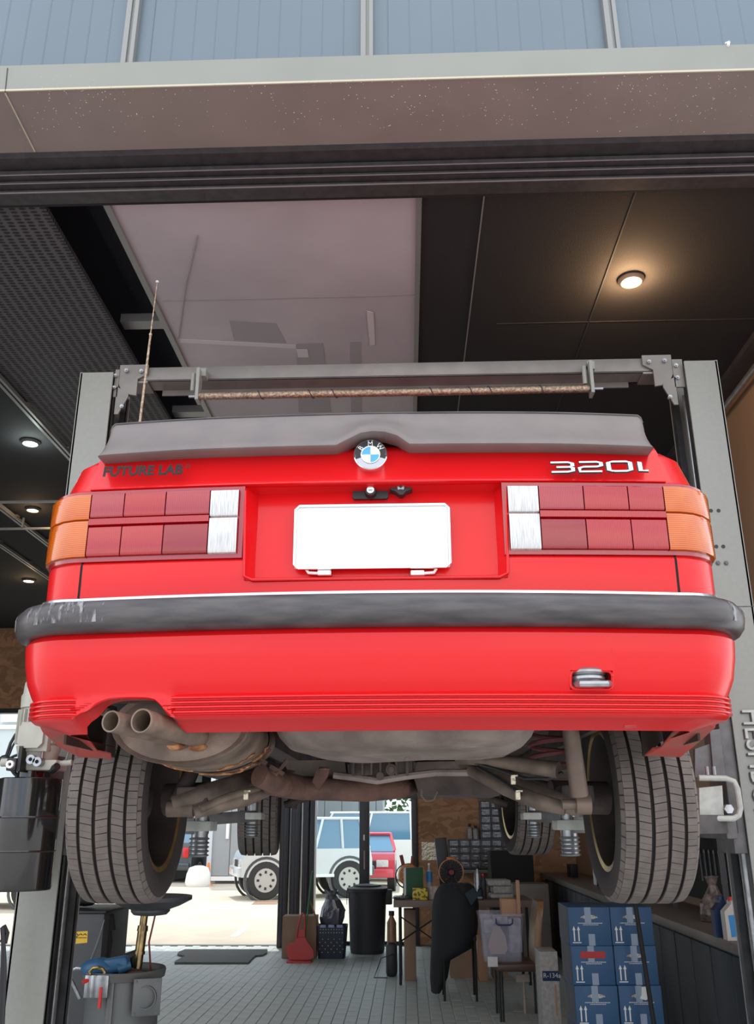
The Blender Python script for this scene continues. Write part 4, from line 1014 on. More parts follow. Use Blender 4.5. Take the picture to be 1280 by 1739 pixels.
# --- wheels
def wheel(cx, cy, cz, rot, lab, tread_full):
    W2 = .112; Rt = .302
    wo = thing('wheel', lab, None, (cx-X0, cy-3.9, cz-1.42)); wo.parent = car; del wo['label']
    wo.rotation_euler = (0, 0, rot)
    MX = Matrix.Rotation(R(90), 3, 'Y')   # lathe axis -> x
    prof = [(.205, -.095), (.215, -.105), (.24, -.116), (.27, -.115), (.288, -.106), (.2925, -.098)]
    for a, b in ((-.0715, -.0635), (-.0275, -.0185), (.0185, .0275), (.0635, .0715)):
        prof += [(.2965, a-.001), (.2885, a), (.2885, b), (.2965, b+.001)]
    prof += [(.2925, .098), (.288, .106), (.27, .115), (.24, .116), (.215, .105), (.205, .095), (.20, .06), (.20, -.06)]
    # local builder at wheel origin
    def lb(mb, name, m, **k):
        me_o = mb.build(name, m, None, base=(0, 0, 0), **k); me_o.parent = wo; return me_o
    ty = lb(MB().lathe(prof, M=MX, n=96, closed=True), 'tyre', M['rubberdark'], ang=40)
    bl = MB(); ribs = [(-.100, -.0725, 1), (-.0625, -.0285, .5), (-.0175, .0175, .5), (.0285, .0625, .5), (.0725, .100, 1)]
    NP = 96
    for ri, (a, b, typ) in enumerate(ribs):
        for k in range(NP):
            gap_ = .012 if (k % 2 == 0) else .004
            t0 = 2*math.pi*(k+gap_*2)/NP if 0 else 2*math.pi*k/NP; dt = 2*math.pi/NP*(1-(.13 if k % 2 == 0 else .045))
            sk = (.0, .35, -.3, .35, 0)[ri]*2*math.pi/NP
            off = (0, .5, .2, .7, .1)[ri]*2*math.pi/NP
            vs_ = []
            for (xx, rr, tt) in ((a, Rt-(.0045 if ri == 0 else 0), t0), (b, Rt-(.0045 if ri == 4 else 0), t0+sk)):
                for (r2, t2) in ((rr, tt), (rr, tt+dt), (.290, tt+dt), (.290, tt)):
                    vs_.append((xx, r2*math.cos(t2+off), r2*math.sin(t2+off)))
            bl.add(vs_, [[0, 1, 5, 4], [1, 2, 6, 5], [3, 0, 4, 7], [0, 3, 2, 1], [4, 5, 6, 7]])
    if tread_full:
        tb = lb(bl, 'tread', M['rubber'], kind='stuff', smooth=False); tb.parent = ty
    else:
        tb = lb(bl, 'tread', M['rubber'], kind='stuff', smooth=False); tb.parent = ty
    sgn = 1 if cx < X0 else -1
    # shoulder blocks down the sidewall on the inner side
    sw = MB()
    for k in range(NP//2):
        t0 = 2*math.pi*k/NP*2
        for sx_ in (-1, 1):
            for (xa1, ra1, xa2, ra2) in ((sx_*.101, .2965, sx_*.110, .284),):
                vs_ = []
                for t2 in (t0, t0+2*math.pi/NP*1.75):
                    vs_ += [(xa1, ra1, t2), (xa2, ra2, t2), (xa2-sx_*.006, ra2-.004, t2), (xa1-sx_*.006, ra1-.006, t2)]
                vs_ = [(x_, r2*math.cos(t_), r2*math.sin(t_)) for x_, r2, t_ in vs_]
                sw.add(vs_, [[0, 1, 5, 4], [1, 2, 6, 5], [3, 0, 4, 7], [0, 3, 2, 1], [4, 5, 6, 7]])
    q = lb(sw, 'shoulder_tread', M['rubber'], kind='stuff', smooth=False); q.parent = ty
    rim = MB().lathe([(.204, -.094), (.212, -.098), (.212, -.102), (.196, -.098), (.190, -.08), (.186, 0), (.190, .08), (.196, .098), (.212, .102), (.212, .098), (.204, .094), (.199, .05), (.199, -.05)], M=MX, n=64, closed=True)
    rim.lathe([(0, sgn*-.075), (.10, sgn*-.06), (.187, sgn*-.05), (.187, sgn*-.035), (.08, sgn*-.04), (0, sgn*-.04)], M=MX, n=40)
    lb(rim, 'rim', M['rimdark'])
    lip = MB()
    for sx_ in (-1, 1): lip.lathe([(.198, sx_*.100), (.2135, sx_*.1035), (.2135, sx_*.098), (.198, sx_*.094)], M=MX, n=72, closed=True)
    lb(lip, 'rim_lip', M['gold'])
    lb(MB().lathe([(.0, sgn*.02), (.128, sgn*.02), (.128, sgn*-.0), (0, 0)], M=MX, n=40).cyl((sgn*.05, 0, 0), (-sgn*.06, 0, 0), .05, n=24).box((sgn*.02, -.08, .08), (.06, .08, .10), Matrix.Rotation(.7, 4, 'X'), .01), 'brake_disc', M['under'])
    return wo
zcr = 1.723; Yax = 2.95
wheel(X0-.735-.072, Yax, zcr, 0, 'x', True); wheel(X0+.735+.05, Yax, zcr, 0, 'x', True)
# front wheels, slightly steered
xf0, xf1 = at(431, 1400, 5.3).x, at(903, 1400, 5.3).x
zf_ = 1.78
wheel(xf0, 5.52, zf_, R(6), 'x', False); wheel(xf1, 5.52, zf_, R(6), 'x', False)

# --- underside
un = MB().bx(X0-.74, X0+.74, 2.3, 6.0, 1.985, 2.0).bx(X0-.72, X0+.72, 2.16, 2.17, 1.93, 2.10)
for s_ in (-1, 1): un.bx(X0+s_*.70-.04, X0+s_*.70+.04, 3.3, 5.1, 1.87, 1.985, .01).bx(X0+s_*.42-.04, X0+s_*.42+.04, 3.0, 5.9, 1.90, 1.985)
for s_ in (-1, 1): un.bx(X0+s_*.70, X0+s_*.831, 3.32, 5.14, 1.853, 2.0)
un.bx(X0-.14, X0+.14, 3.3, 5.0, 1.93, 1.98).bx(X0-.62, X0-.60, 2.5, 3.4, 1.9, 2.3).bx(X0+.60, X0+.62, 2.5, 3.4, 1.9, 2.3)
un.bx(X0-.3, X0+.3, 5.1, 5.9, 1.80, 1.98, .03)
un.build('floor_pan', M['under'], car)
# spare wheel well
wc = at(690, 1262, 2.50); rows = []
wx0, wx1 = at(467, 1245, 2.40).x, at(910, 1245, 2.40).x
wcx, whw = (wx0+wx1)/2, (wx1-wx0)/2
zw = zy(1281, 2.42)
NN = 44
def sup(a, rx, ry, e=3.0):
    c, s_ = math.cos(a), math.sin(a); return (rx*math.copysign(abs(c)**(2/e), c), ry*math.copysign(abs(s_)**(2/e), s_))
for f, z in ((1.06, 2.0), (1.03, zw+.075), (.985, zw+.045), (.92, zw+.022), (.80, zw+.008), (.6, zw), (.3, zw-.002), (.02, zw-.003)):
    rows.append([Vector((wcx+sup(2*math.pi*k/NN, whw*f, .30*f)[0], 2.52+sup(2*math.pi*k/NN, whw*f, .30*f)[1], z - (.006 if f < .9 else 0)*math.cos(k*2*math.pi/NN*3))) for k in range(NN)])
well = MB().grid(rows, True).build('spare_wheel_well', M['underl'], car)
MB().tube([at(640, 1266, 2.3), at(680, 1262, 2.32), at(742, 1252, 2.34), at(800, 1266, 2.33), at(860, 1262, 2.34)], .006, 6).build('pressed_ridge', M['underl'], well)
# muffler
mc = at(318, 1246, 2.30)
NN = 40; rows = []
for f, Y in ((.90, 2.225), (.985, 2.215), (1.0, 2.235), (.955, 2.245), (.965, 2.46), (.99, 2.475), (.965, 2.49), (.97, 2.66), (1.0, 2.68), (.9, 2.70)):
    rows.append([Vector((mc.x+.172*f*math.cos(2*math.pi*k/NN), Y, mc.z+.010+.092*f*math.sin(2*math.pi*k/NN))) for k in range(NN)])
mm = MB().grid(rows, True); mm.f += [list(range(NN)), [len(rows)*NN-1-i for i in range(NN)]]
mu = mm.build('muffler', M['exhaust'], car)
def zs(px, py, Y): return at(px, py, Y)
# strap and brackets, flaking rust
st_ = MB()
for k, Y in enumerate((2.60,)):
    st_.grid([[Vector((mc.x+.172*.99*math.cos(R(a)), Yy, mc.z+.010+.092*.995*math.sin(R(a)))) for a in range(180, 400, 10)] for Yy in (Y-.022, Y+.022)])
st_.build('muffler_strap', M['rust'], mu)
rb_ = MB()
for (a0, a1, Y) in ((285, 330, 2.475), (300, 322, 2.62), (255, 300, 2.655), (225, 262, 2.485), (318, 345, 2.56)):
    pts = []
    for k in range(11):
        a = R(a0+(a1-a0)*k/10); pts.append(Vector((mc.x+.1715*math.cos(a), Y+random.uniform(-.012, .012), mc.z+.010+.0925*math.sin(a))))
    rb_.tube(pts, [random.uniform(.0015, .0045) for _ in pts], 5)
rb_.build('flaking_rust', M['rustb'], mu)
for px, py, Y in ((441, 1290, 2.62), (470, 1308, 2.68)):
    br = MB(); p = at(px, py, Y); br.tube([p+Vector((-.02, 0, .0)), p+Vector((0, -.01, -.012)), p+Vector((.012, 0, .006)), p+Vector((.03, 0, .03))], .006, 6)
    br.box(p+Vector((0, 0, .0)), (.045, .02, .012), Matrix.Rotation(.5, 4, 'Y'))
    br.build('strap_clamp', M['rust'], mu)
# tail pipes
for (px, py, r) in ((188, 1225, .0235), (240, 1224, .0265)):
    a = at(px, py, 1.985); e = Vector((a.x+.09 if px < 200 else a.x+.075, 2.23, a.z-.012))
    d = (e-a)
    tpip = MB().cyl(a, e, r, n=28, inner=r-.0028).tube([e-d*.05, e+Vector((.01, .03, -.002))], r*.98, 20)
    tpo = tpip.build('tail_pipe', M['exhaust'], mu)
    MB().cyl(a+d*.35, a+d*.36, r-.003, n=24).build('pipe_soot', M['sootgap'], tpo)
    MB().lathe([(r-.003, 0), (r, -.0015), (r+.001, .002)], a, M=d.to_track_quat('Z', 'Y').to_matrix(), n=28, caps=False).build('pipe_rim', M['exhaust'], tpo)
    MB().ball(e+Vector((0, -.01, -r)), .016, (1.5, .6, .6), 10, .1).build('weld', M['rustb'], tpo)
MB().tube([at(150, 1195, 2.2), at(172, 1205, 2.15), at(205, 1222, 2.35)], .012, 8).build('hanger_bar', M['exhaust'], mu)
# diff, subframe, exhaust cross pipe
def Pp(*l): return [at(x, y, Y) for x, y, Y in l]
MB().tube(Pp((462, 1330, 2.78), (480, 1332, 2.85), (510, 1338, 2.92), (560, 1340, 2.95), (620, 1342, 3.0), (680, 1338, 3.1), (705, 1332, 3.3), (720, 1328, 4.2)), [.036, .04, .037, .036, .036, .035, .03, .03], 20).build('exhaust_pipe', M['rust'], car)
MB().tube(Pp((440, 1316, 2.68), (462, 1326, 2.72), (480, 1334, 2.82)), .034, 16).build('exhaust_elbow', M['rust'], car)
MB().poly(Pp((536, 1310, 2.86), (560, 1304, 2.86), (556, 1318, 2.86), (541, 1342, 2.86), (530, 1328, 2.86)), (0, .02, 0)).lathe([(.014, 0), (.018, .004), (.014, .01)], at(550, 1308, 2.85), n=14).build('pipe_flange', M['rust'], car)
dfm = MB(); a, b = at(592, 1318, 2.86), at(702, 1284, 2.86)
dfm.bx(a.x, b.x, 2.88, 3.2, a.z, b.z+.03, .015)
for k in range(5): dfm.bx(a.x+.012+k*.028, a.x+.018+k*.028, 2.855, 2.9, a.z+.004, b.z+.02)
dfm.bx(a.x+.145, a.x+.152, 2.855, 2.9, a.z, b.z+.02).bx(a.x+.178, a.x+.186, 2.855, 2.9, a.z, b.z+.02)
p = at(664, 1307, 2.85); dfm.cyl(p, p+Vector((0, .05, 0)), .017, n=18)
p = at(645, 1318, 2.85); dfm.cyl(p, p+Vector((0, .05, 0)), .012, n=14)
dfo = dfm.build('differential', M['under'], car)
p = at(664, 1307, 2.845); MB().cyl(p, p+Vector((0, .02, 0)), .009, n=12).cyl(p+Vector((0, -.002, 0)), p, .004, n=8).build('drain_plug', M['arm'], dfo)
MB().tube(Pp((566, 1316, 2.9), (600, 1320, 2.9), (640, 1326, 2.88), (690, 1318, 2.88), (740, 1312, 2.9), (800, 1312, 2.9)), .011, 8).build('subframe_brace', M['underl'], car)
sf = MB().poly(Pp((708, 1294, 2.98), (800, 1292, 2.98), (806, 1313, 2.98), (702, 1316, 2.98)), (0, .12, 0)).poly(Pp((480, 1292, 2.98), (585, 1290, 2.98), (590, 1330, 2.98), (500, 1332, 2.98)), (0, .12, 0))
sf.build('subframe', M['underl'], car)
MB().poly(Pp((702, 1318, 3.05), (815, 1314, 3.05), (850, 1350, 3.05), (712, 1350, 3.05)), (0, .4, 0)).build('fuel_tank', M['under'], car)
MB().tube(Pp((716, 1340, 2.95), (716, 1352, 2.95), (724, 1360, 2.95), (736, 1358, 2.95), (742, 1344, 2.95)), .004, 6).build('cable', M['arm'], car)
# trailing arms, shocks, springs
ta = MB().tube(Pp((776, 1288, 2.85), (830, 1290, 2.8), (880, 1298, 2.74), (948, 1308, 2.68)), [.017, .02, .022, .024], 12)
ta.build('anti_roll_link', M['arm'], car)
def trail(pts, rr, nm): MB().tube(Pp(*pts), rr, 12).build(nm, M['arm'], car)
trail([(790, 1296, 2.95), (850, 1322, 2.85), (920, 1352, 2.8), (985, 1372, 2.8)], [.030, .032, .03, .028], 'trailing_arm')
trail([(800, 1308, 2.90), (860, 1340, 2.78), (915, 1362, 2.72), (960, 1373, 2.70)], [.020, .022, .024, .02], 'trailing_arm')
trail([(446, 1316, 2.95), (400, 1334, 2.85), (340, 1350, 2.8), (296, 1365, 2.8)], [.030, .032, .03, .028], 'trailing_arm')
trail([(470, 1334, 2.88), (420, 1356, 2.78), (370, 1368, 2.72), (330, 1380, 2.70)], [.020, .022, .022, .018], 'trailing_arm')
trail([(440, 1338, 2.8), (390, 1352, 2.72), (340, 1374, 2.68)], [.010, .012, .012], 'trailing_arm')
MB().tube(Pp((800, 1294, 2.82), (840, 1305, 2.78), (890, 1322, 2.72), (930, 1322, 2.7), (955, 1312, 2.68)), .005, 6).tube(Pp((810, 1302, 2.82), (850, 1325, 2.76), (880, 1345, 2.72), (884, 1352, 2.72)), .005, 6).build('brake_line', M['black'], car)
for s_, l in ((1, ((871, 1325), (879, 1351))), (-1, ((418, 1351),))):
    for (x, y) in l:
        p = at(x, y, 2.66); MB().box(p, (.014, .012, .024), None, .002).box(p+Vector((.004, -.002, .012)), (.018, .012, .004)).build('line_clip', M['plate'], car)
p0, p1 = at(966, 1222, 2.62), at(984, 1352, 2.66)
so = MB().cyl(p0, p1, .0235, .026, n=22).build('shock_absorber', M['shock'], car)
p = at(984, 1366, 2.66); MB().cyl(p+Vector((-.012, 0, .0)), p+Vector((.03, 0, .0)), .028, n=20).cyl(p+Vector((-.05, 0, 0)), p, .014, n=12).build('shock_mount', M['shock'], so)
p0, p1 = at(330, 1300, 2.9), at(302, 1362, 2.8)
so2 = MB().cyl(p0, p1, .0235, .026, n=22).build('shock_absorber', M['under'], car)
MB().cyl(p1+Vector((-.03, 0, -.02)), p1+Vector((.05, 0, -.02)), .024, n=18).build('shock_mount', M['arm'], so2)
for cx_, Y in ((at(930, 1260, 2.92).x, 2.92), (2*X0-at(930, 1260, 2.92).x, 2.92)):
    z0_ = zy(1301, Y, 930); pts = []
    for k in range(90): a = k*.35; pts.append((cx_+.058*math.cos(a), Y+.058*math.sin(a), z0_+.005+k*.0022))
    MB().tube(pts, .0075, 6).build('coil_spring', M['spring'], car)
for s_ in (-1, 1):
    MB().bx(X0+s_*.58-.05, X0+s_*.58+.05, 2.78, 3.05, 1.70, 1.76, .01).cyl((X0+s_*.52, 2.93, 1.73), (X0+s_*.70, 2.95, 1.725), .05, n=20).build('hub_carrier', M['under'], car)
    MB().tube([(X0+s_*.1, 3.02, 1.86), (X0+s_*.62, 2.96, 1.735)], .018, 12).build('drive_shaft', M['under'], car)
    MB().tube([(X0+s_*.3, 5.5, 1.86), (X0+s_*.66, 5.52, 1.76)], .02, 10).build('front_control_arm', M['under'], car)
    MB().cyl((X0+s_*.62, 5.55, 1.74), (X0+s_*.56, 5.58, 2.3), .03, n=14).build('front_strut', M['under'], car)

# ================================================================ THINGS IN AND BEHIND THE SHOP
def rect(px0, px1, py0, py1, Y):
    a, b = at(px0, (py0+py1)/2, Y), at(px1, (py0+py1)/2, Y); c, d = at((px0+px1)/2, py0, Y), at((px0+px1)/2, py1, Y)
    return a.x, b.x, d.z, c.z
def PB(px0, px1, py0, py1, Y, d, name, m, parent=None, lab=None, cat=None, group=None, bev=.004, floor=None, rz=0, top=None):
    x0, x1, z0, z1 = rect(px0, px1, py0, py1, Y)
    if floor is not None: z0 = floor
    if top is not None: z1 = top
    mb = MB().box(((x0+x1)/2, Y+d/2, (z0+z1)/2), (x1-x0, d, z1-z0), rz, bev)
    return mb.build(name, M[m] if isinstance(m, str) else m, parent, label=lab, cat=cat, group=group)
def floorY(px, py): return atz(px, py, 0).y

# ---- blue oil cartons, two columns
BH = .2215; BD = .38; BYY = 6.15
bx0, bx1 = at(965, 1572, BYY).x, at(1037, 1572, BYY).x; BWd = bx1-bx0-.004
ct = thing('carton', 'blue oil carton topmost in the left column under the right rear tyre', 'box', (0, 0, 0), 'blue cartons stacked in two columns')
MB().bx(-BWd/2, BWd/2, 0, BD, 0, BH-.002, .003).build('carton_body', M['boxblue'], ct)
MB().bx(-BWd/2-.0015, -BWd/2-.0005, .01, BD-.01, .01, BH-.01).build('side_print', M['boxslate'], ct)
MB().poly([(.045*math.cos(R(a)), -.0012, .163+.013*math.sin(R(a))) for a in range(0, 360, 20)], (0, .001, 0)).add([(-.055, -.0013, .158), (-.040, -.0013, .158), (-.047, -.0013, .170), (.055, -.0013, .158), (.040, -.0013, .158), (.047, -.0013, .170)], [[0, 1, 2], [3, 4, 5]]).build('crest', M['printgold'], ct, kind='stuff')
ar = MB()
for x in (-.100, -.072):
    ar.bx(x-.004, x+.004, -.0015, -.0008, .025, .092); ar.poly([(x-.010, -.0015, .088), (x+.010, -.0015, .088), (x, -.0015, .112)], (0, .0006, 0))
ar.bx(-.112, -.058, -.0015, -.0008, .014, .020)
ar.build('this_way_up_arrows', M['print'], ct, kind='stuff')
tx = MB(); random.seed(3); x = -.072
while x < .082: w_ = random.uniform(.004, .012); tx.bx(x, x+w_, -.0014, -.0009, .126, .1300); x += w_+.0025
x = -.042
while x < .048: w_ = random.uniform(.004, .012); tx.bx(x, x+w_, -.0014, -.0009, .117, .1205); x += w_+.0025
tx.build('small_print', M['print'], ct, kind='stuff')
MB().bx(-.012, .028, -.0018, -.0010, 0, .066).bx(-.028, .012, -.0018, -.0010, .132, BH-.002).build('packing_tape', M['tapec'], ct, kind='stuff')
rowtxt = ['topmost', 'second from the top', 'third from the top', 'fourth from the top', 'lowest']
for ci in (0, 1):
    for r_ in range(5):
        z = 1.15-(r_+1)*BH+.001; cx = (bx0+bx1)/2 + ci*(bx1-bx0+.001) + (.004*r_ if ci == 0 else .006*r_); yy = BYY + (.0, .006, -.004, .004, 0)[r_] + ci*.01
        lab = 'blue oil carton, %s of the %s column below the right rear tyre' % (rowtxt[r_], 'left' if ci == 0 else 'right')
        if ci == 0 and r_ == 1: lab = 'blue oil carton with a red tape strip across its crest'
        if ci == 1 and r_ == 2: lab = 'blue oil carton with a torn pale label, below the pole'
        if ci == 0 and r_ == 0: ct.location = (cx, yy, z); c = ct; c['label'] = lab
        else: c = copy_tree(ct, loc=(cx, yy, z), label=lab)
        if ci == 0 and r_ == 1: MB().bx(-.074, .080, -.0026, -.0016, .150, .188).xf(Matrix.Translation((cx, yy, z))).build('red_tape', M['redtape'], c)
        if ci == 1 and r_ == 2: MB().poly([(cx-.005, yy-.0026, z+.15), (cx+.03, yy-.0026, z+.14), (cx+.055, yy-.0026, z+.155), (cx+.05, yy-.0026, z+.215), (cx+.012, yy-.0026, z+.213), (cx+.008, yy-.0026, z+.17)], (0, .001, 0)).build('torn_label', M['print'], c)
MB().bx(bx0-.02, bx1+.35, BYY, BYY+.5, 0, .042, .005).build('pallet', M['card'], label='low brown board under the blue cartons', cat='pallet')
# leaning black pole
p0 = atz(1115, 1765, 0); q0 = at(1076, 1520, 6.0)
p0 = at(1110, 1739, 5.98); d = q0-p0; foot = p0 - d*(p0.z/d.z)
MB().cyl(foot, q0+d*.6, .014, n=12).build('pole', M['blackmatte'], label='black pole leaning in front of the blue cartons', cat='pole', base=foot)
# white refrigerant carton
wbY = 8.1
wbx = thing('refrigerant_carton', 'grey white carton lettered R-134a between the brown chair and blue cartons', 'box', (at(935, 1700, wbY).x, wbY, 0))
PB(919, 950, 1616, 1740, wbY, .3, 'carton_body', 'bookw', wbx, floor=0)
PB(921, 950, 1649, 1666, wbY-.003, .004, 'blue_band', 'bottleblue', wbx, bev=0)
t = text_mb('R-134a', .05, .0004, 2); p = at(937, 1657, wbY-.0045); t.xf(face_cam(p)).build('lettering', M['print'], wbx)
PB(943, 946, 1672, 1725, wbY-.003, .004, 'side_stripe', 'carddk', wbx, bev=0)

# ---- long counter on the right
cn = thing('counter', 'long charcoal counter with a taupe worktop along the right wall', 'counter', (2.2, 9.5, 0))
CX_ = 1.93
MB().bx(CX_-.03, XR-.01, 5.50, 13.8, .925, .985, .004).build('worktop', M['worktop'], cn)
yy = 5.56; k = 0
while yy < 13.6:
    MB().bx(CX_+.02, XR-.02, yy, yy+.80, .06, .925).build('cabinet', M['navy'], cn)
    for j in (0, 1): MB().bx(CX_+.005, CX_+.02, yy+.008+j*.40, yy+.395+j*.40, .10, .90, .003).build('cabinet_door', M['navy'], cn)
    yy += .81
MB().bx(CX_+.04, XR-.02, 5.6, 13.7, 0, .06).build('plinth', M['blackmatte'], cn)
MB().bx(CX_+.005, XR-.02, 5.545, 5.56, .05, .92, .002).build('end_panel', M['navy'], cn)
# jugs
def jug(px, pyt, pyb, Y, m, cap, lab, sc_=1, labelm=None):
    zt_ = at(px, pyt, Y).z; x = at(px, pyb, Y).x; zb_ = .985; h = zt_-zb_
    t = thing('oil_jug', lab, 'jug', (x, Y, zb_)); w_ = .058*sc_; d_ = .035*sc_
    prof = [(-w_, 0), (w_, 0), (w_, h*.62), (w_*.55, h*.80), (w_*.25, h*.86), (w_*.25, h*.92), (-w_*.25, h*.92), (-w_*.30, h*.84), (-w_, h*.66)]
    MB().poly([(x+a, Y-d_, zb_+b) for a, b in prof], (0, 2*d_, 0)).build('jug_body', M[m], t)
    MB().cyl((x, Y, zb_+h*.90), (x, Y, zb_+h), w_*.34, n=16).build('cap', M[cap], t)
    if labelm: MB().poly([(x-w_*.62, Y-d_-.002, zb_+h*.08), (x+w_*.8, Y-d_-.002, zb_+h*.12), (x+w_*.82, Y-d_-.002, zb_+h*.42), (x+w_*.5, Y-d_-.002, zb_+h*.60), (x-w_*.7, Y-d_-.002, zb_+h*.58)], (0, .002, 0)).build('label', M[labelm], t)
jug(1251, 1523, 1602, 5.95, 'bottlewhite', 'redcap', 'cream oil jug with red cap and blue label on the counter end', 1.1, 'labelblue')
jug(1232, 1522, 1600, 6.10, 'bottleblue', 'bottleblue', 'dark blue oil jug just behind the cream one', 1.05)
# plastic bag of parts
def blob(pts_c, r, name, m, lab, cat, base=None, sc3=(1, 1, 1), jit=.10, par=None, seg=14):
    return MB().ball(pts_c, r, sc3, seg, jit).build(name, M[m] if isinstance(m, str) else m, par, label=lab, cat=cat)
bgm = mat('clear_plastic_bag', (.42, .36, .32), .15, col2=(.12, .09, .08), vscale=25, alpha=.8, bump=1, bscale=25, coat=.6)
p = at(1163, 1545, 6.9)
bgo = MB()
rows = []
for k, (r_, dz) in enumerate(((.0, 0), (.10, .004), (.12, .05), (.10, .12), (.06, .18), (.03, .24), (.05, .30))):
    rows.append([Vector((2.20+r_*math.cos(a*.45)*random.uniform(.85, 1.15), 7.0+r_*math.sin(a*.45)*random.uniform(.85, 1.15), .987+dz)) for a in range(14)])
bgo.grid(rows, True).build('plastic_bag', bgm, label='crumpled clear plastic bag of parts on the counter', cat='bag', ang=20)
blob((2.13, 6.52, .987+.03), .03, 'red_ball', 'redcap', 'small round red item on the counter by the bag', 'part', jit=.03)
for (x, y, h, r_, m_, lb) in ((2.20, 6.36, .12, .045, 'bottlewhite', 'cream tub on the counter behind the clear cups'), (2.08, 6.32, .075, .04, 'bottle', 'clear plastic cup on the counter beside the jugs'), (2.30, 6.20, .09, .035, 'bottle', 'second clear plastic cup on the counter, nearer the wall')):
    MB().lathe([(r_*.85, 0), (r_, h), (r_*.93, h), (r_*.8, .006), (0, .006)], (x, y, .986), n=20).build('cup', M[m_], label=lb, cat='cup')
# tool board with spanners on the right wall
tbd = thing('tool_board', 'black tool board with spanners on the right wall above the counter', 'board', (XR-.02, 7.6, 1.0))
MB().bx(XR-.03, XR-.002, 5.9, 9.2, 1.05, 1.585).build('board', M['blackmatte'], tbd)
for k in range(16):
    y = 6.2+k*.12; l = .16+.02*(k % 4)
    MB().cyl((XR-.04, y, 1.42-l), (XR-.04, y, 1.42), .007, n=6).lathe([(.006, -.004), (.016, -.004), (.016, .004), (.006, .004)], (XR-.04, y, 1.43), Matrix.Rotation(R(90), 3, 'Y'), 12, True).build('spanner', M['steel'], tbd)
sh_ = thing('wall_shelf', 'slate grey wall shelf above the tool board', 'shelf', (XR-.17, 8, 1.66))
MB().bx(XR-.34, XR-.002, 6.6, 9.4, 1.60, 1.70, .004).build('shelf_board', M['shelf'], sh_)
for k, y in enumerate((6.7, 8.0, 9.3)): MB().bx(XR-.30, XR-.27, y, y+.03, .987, 1.60).build('shelf_post', M['shelf'], sh_)
random.seed(11)
for k in range(9):
    y = 6.72+k*.27; h = random.uniform(.10, .2); m_ = random.choice(['bookw', 'card', 'bookr', 'copper', 'print'])
    MB().box((XR-.22, y+.08, 1.702+h/2), (.09, .12, h), random.uniform(-.2, .2), .004).build('parts_box', M[m_], label='small parts box on the wall shelf, number %s from the front by position' % ['first', 'second', 'third', 'fourth', 'fifth', 'sixth', 'seventh', 'eighth', 'ninth'][k] if 0 else ['low', 'tall', 'pale', 'narrow', 'worn', 'plain', 'dusty', 'square', 'last'][k]+' parts box on the wall shelf, %s from the near end' % ['first', 'second', 'third', 'fourth', 'fifth', 'sixth', 'seventh', 'eighth', 'ninth'][k], cat='box', group='boxes on the wall shelf')
# small things further along the counter
for (px, py, Y, w_, h, m_, lb) in ((935, 1470, 12.6, .10, .16, 'black', 'dark tin at the far end of the counter'), (967, 1455, 11.0, .04, .30, 'print', 'pale upright clamp on the counter behind the wheel'), (992, 1480, 10.2, .16, .24, 'bookw', 'pale square sheet carton on the counter left of the wheel rim'), (980, 1480, 10.8, .05, .34, 'blackmatte', 'black tool stand on the counter')):
    MB().box((2.16 if px != 992 else 2.14, Y, .986+h/2), (w_, .14, h), .2, .006).build('counter_item', M[m_], label=lb, cat='tool')

# ---- work table with things on it
TY = floorY(678, 1674)
tb = thing('work_table', 'brown topped work table with thin black folding legs', 'table', (.45, TY, 0))
x0, x1, z0, z1 = rect(668, 905, 1529, 1541, TY)
ztb = z1
MB().bx(x0, x1, TY, TY+.75, z0, z1, .004).build('table_top', M['table'], tb)
for xx in (x0+.07, x1-.07):
    for yy in (TY+.05, TY+.68): MB().cyl((xx, yy, 0), (xx, yy, z0), .016, n=10).build('leg', M['blackmatte'], tb)
MB().tube([(x0+.07, TY+.10, .42), (x0+.62, TY+.10, z0-.02)], .010, 6).tube([(x0+.07, TY+.12, z0-.1), (x0+.5, TY+.12, .40)], .008, 6).build('brace', M['blackmatte'], tb)
def ZT(px, Y, pyt, pyb=None): return at(px, pyt, Y).z
def onT(px0, px1, pyt, Y, d, name, m, lab, cat, rz=0, group=None, bev=.004):
    x0, x1, _, z1 = rect(px0, px1, pyt, pyt+1, Y)
    return MB().box(((x0+x1)/2, Y+d/2, (ztb+.001+z1)/2), (x1-x0, d, z1-ztb-.001), rz, bev).build(name, M[m] if isinstance(m, str) else m, label=lab, cat=cat, group=group)
gb = onT(689, 718, 1474, TY+.22, .16, 'carton', 'greenbox', 'tall dark green carton with a white side on the work table', 'box')
x0g = rect(687, 689, 1474, 1475, TY+.22)
MB().bx(x0g[0]-.012, x0g[1]-.001, TY+.225, TY+.37, ztb+.003, gb.location.z+(at(700, 1474, TY+.22).z-ztb)-.004).build('white_side', M['print'], gb)
yb = onT(700, 726, 1508, TY+.04, .12, 'carton', 'yellow', 'small yellow printed box at the front of the work table', 'box')
def cup(px, pyt, Y, r_, m_, lab, name='cup', cat='cup', taper=.8):
    x = at(px, pyt, Y).x; z = at(px, pyt, Y).z
    h = z-ztb
    return MB().lathe([(0, 0), (r_*taper, 0), (r_, h), (r_*.9, h), (r_*taper*.85, .01), (0, .01)], (x, Y, ztb+.001), n=20).build(name, M[m_], label=lab, cat=cat)
cup(732, 1505, TY+.14, .045, 'bookw', 'white paper cup right of the yellow box'); cup(740, 1505, TY+.10, .045, 'beige', 'beige paper cup beside the fan')
p = at(729, 1505, TY+.40); wb_ = thing('water_bottle', 'clear water bottle with a blue label on the table', 'bottle', (p.x, TY+.40, ztb))
zt_ = at(729, 1469, TY+.4).z; h = zt_-ztb
MB().lathe([(.001, 0), (.032, 0), (.034, h*.3), (.03, h*.5), (.034, h*.7), (.013, h*.9), (.013, h)], (p.x, TY+.40, ztb+.001), n=18).build('bottle_body', M['bottle'], wb_)
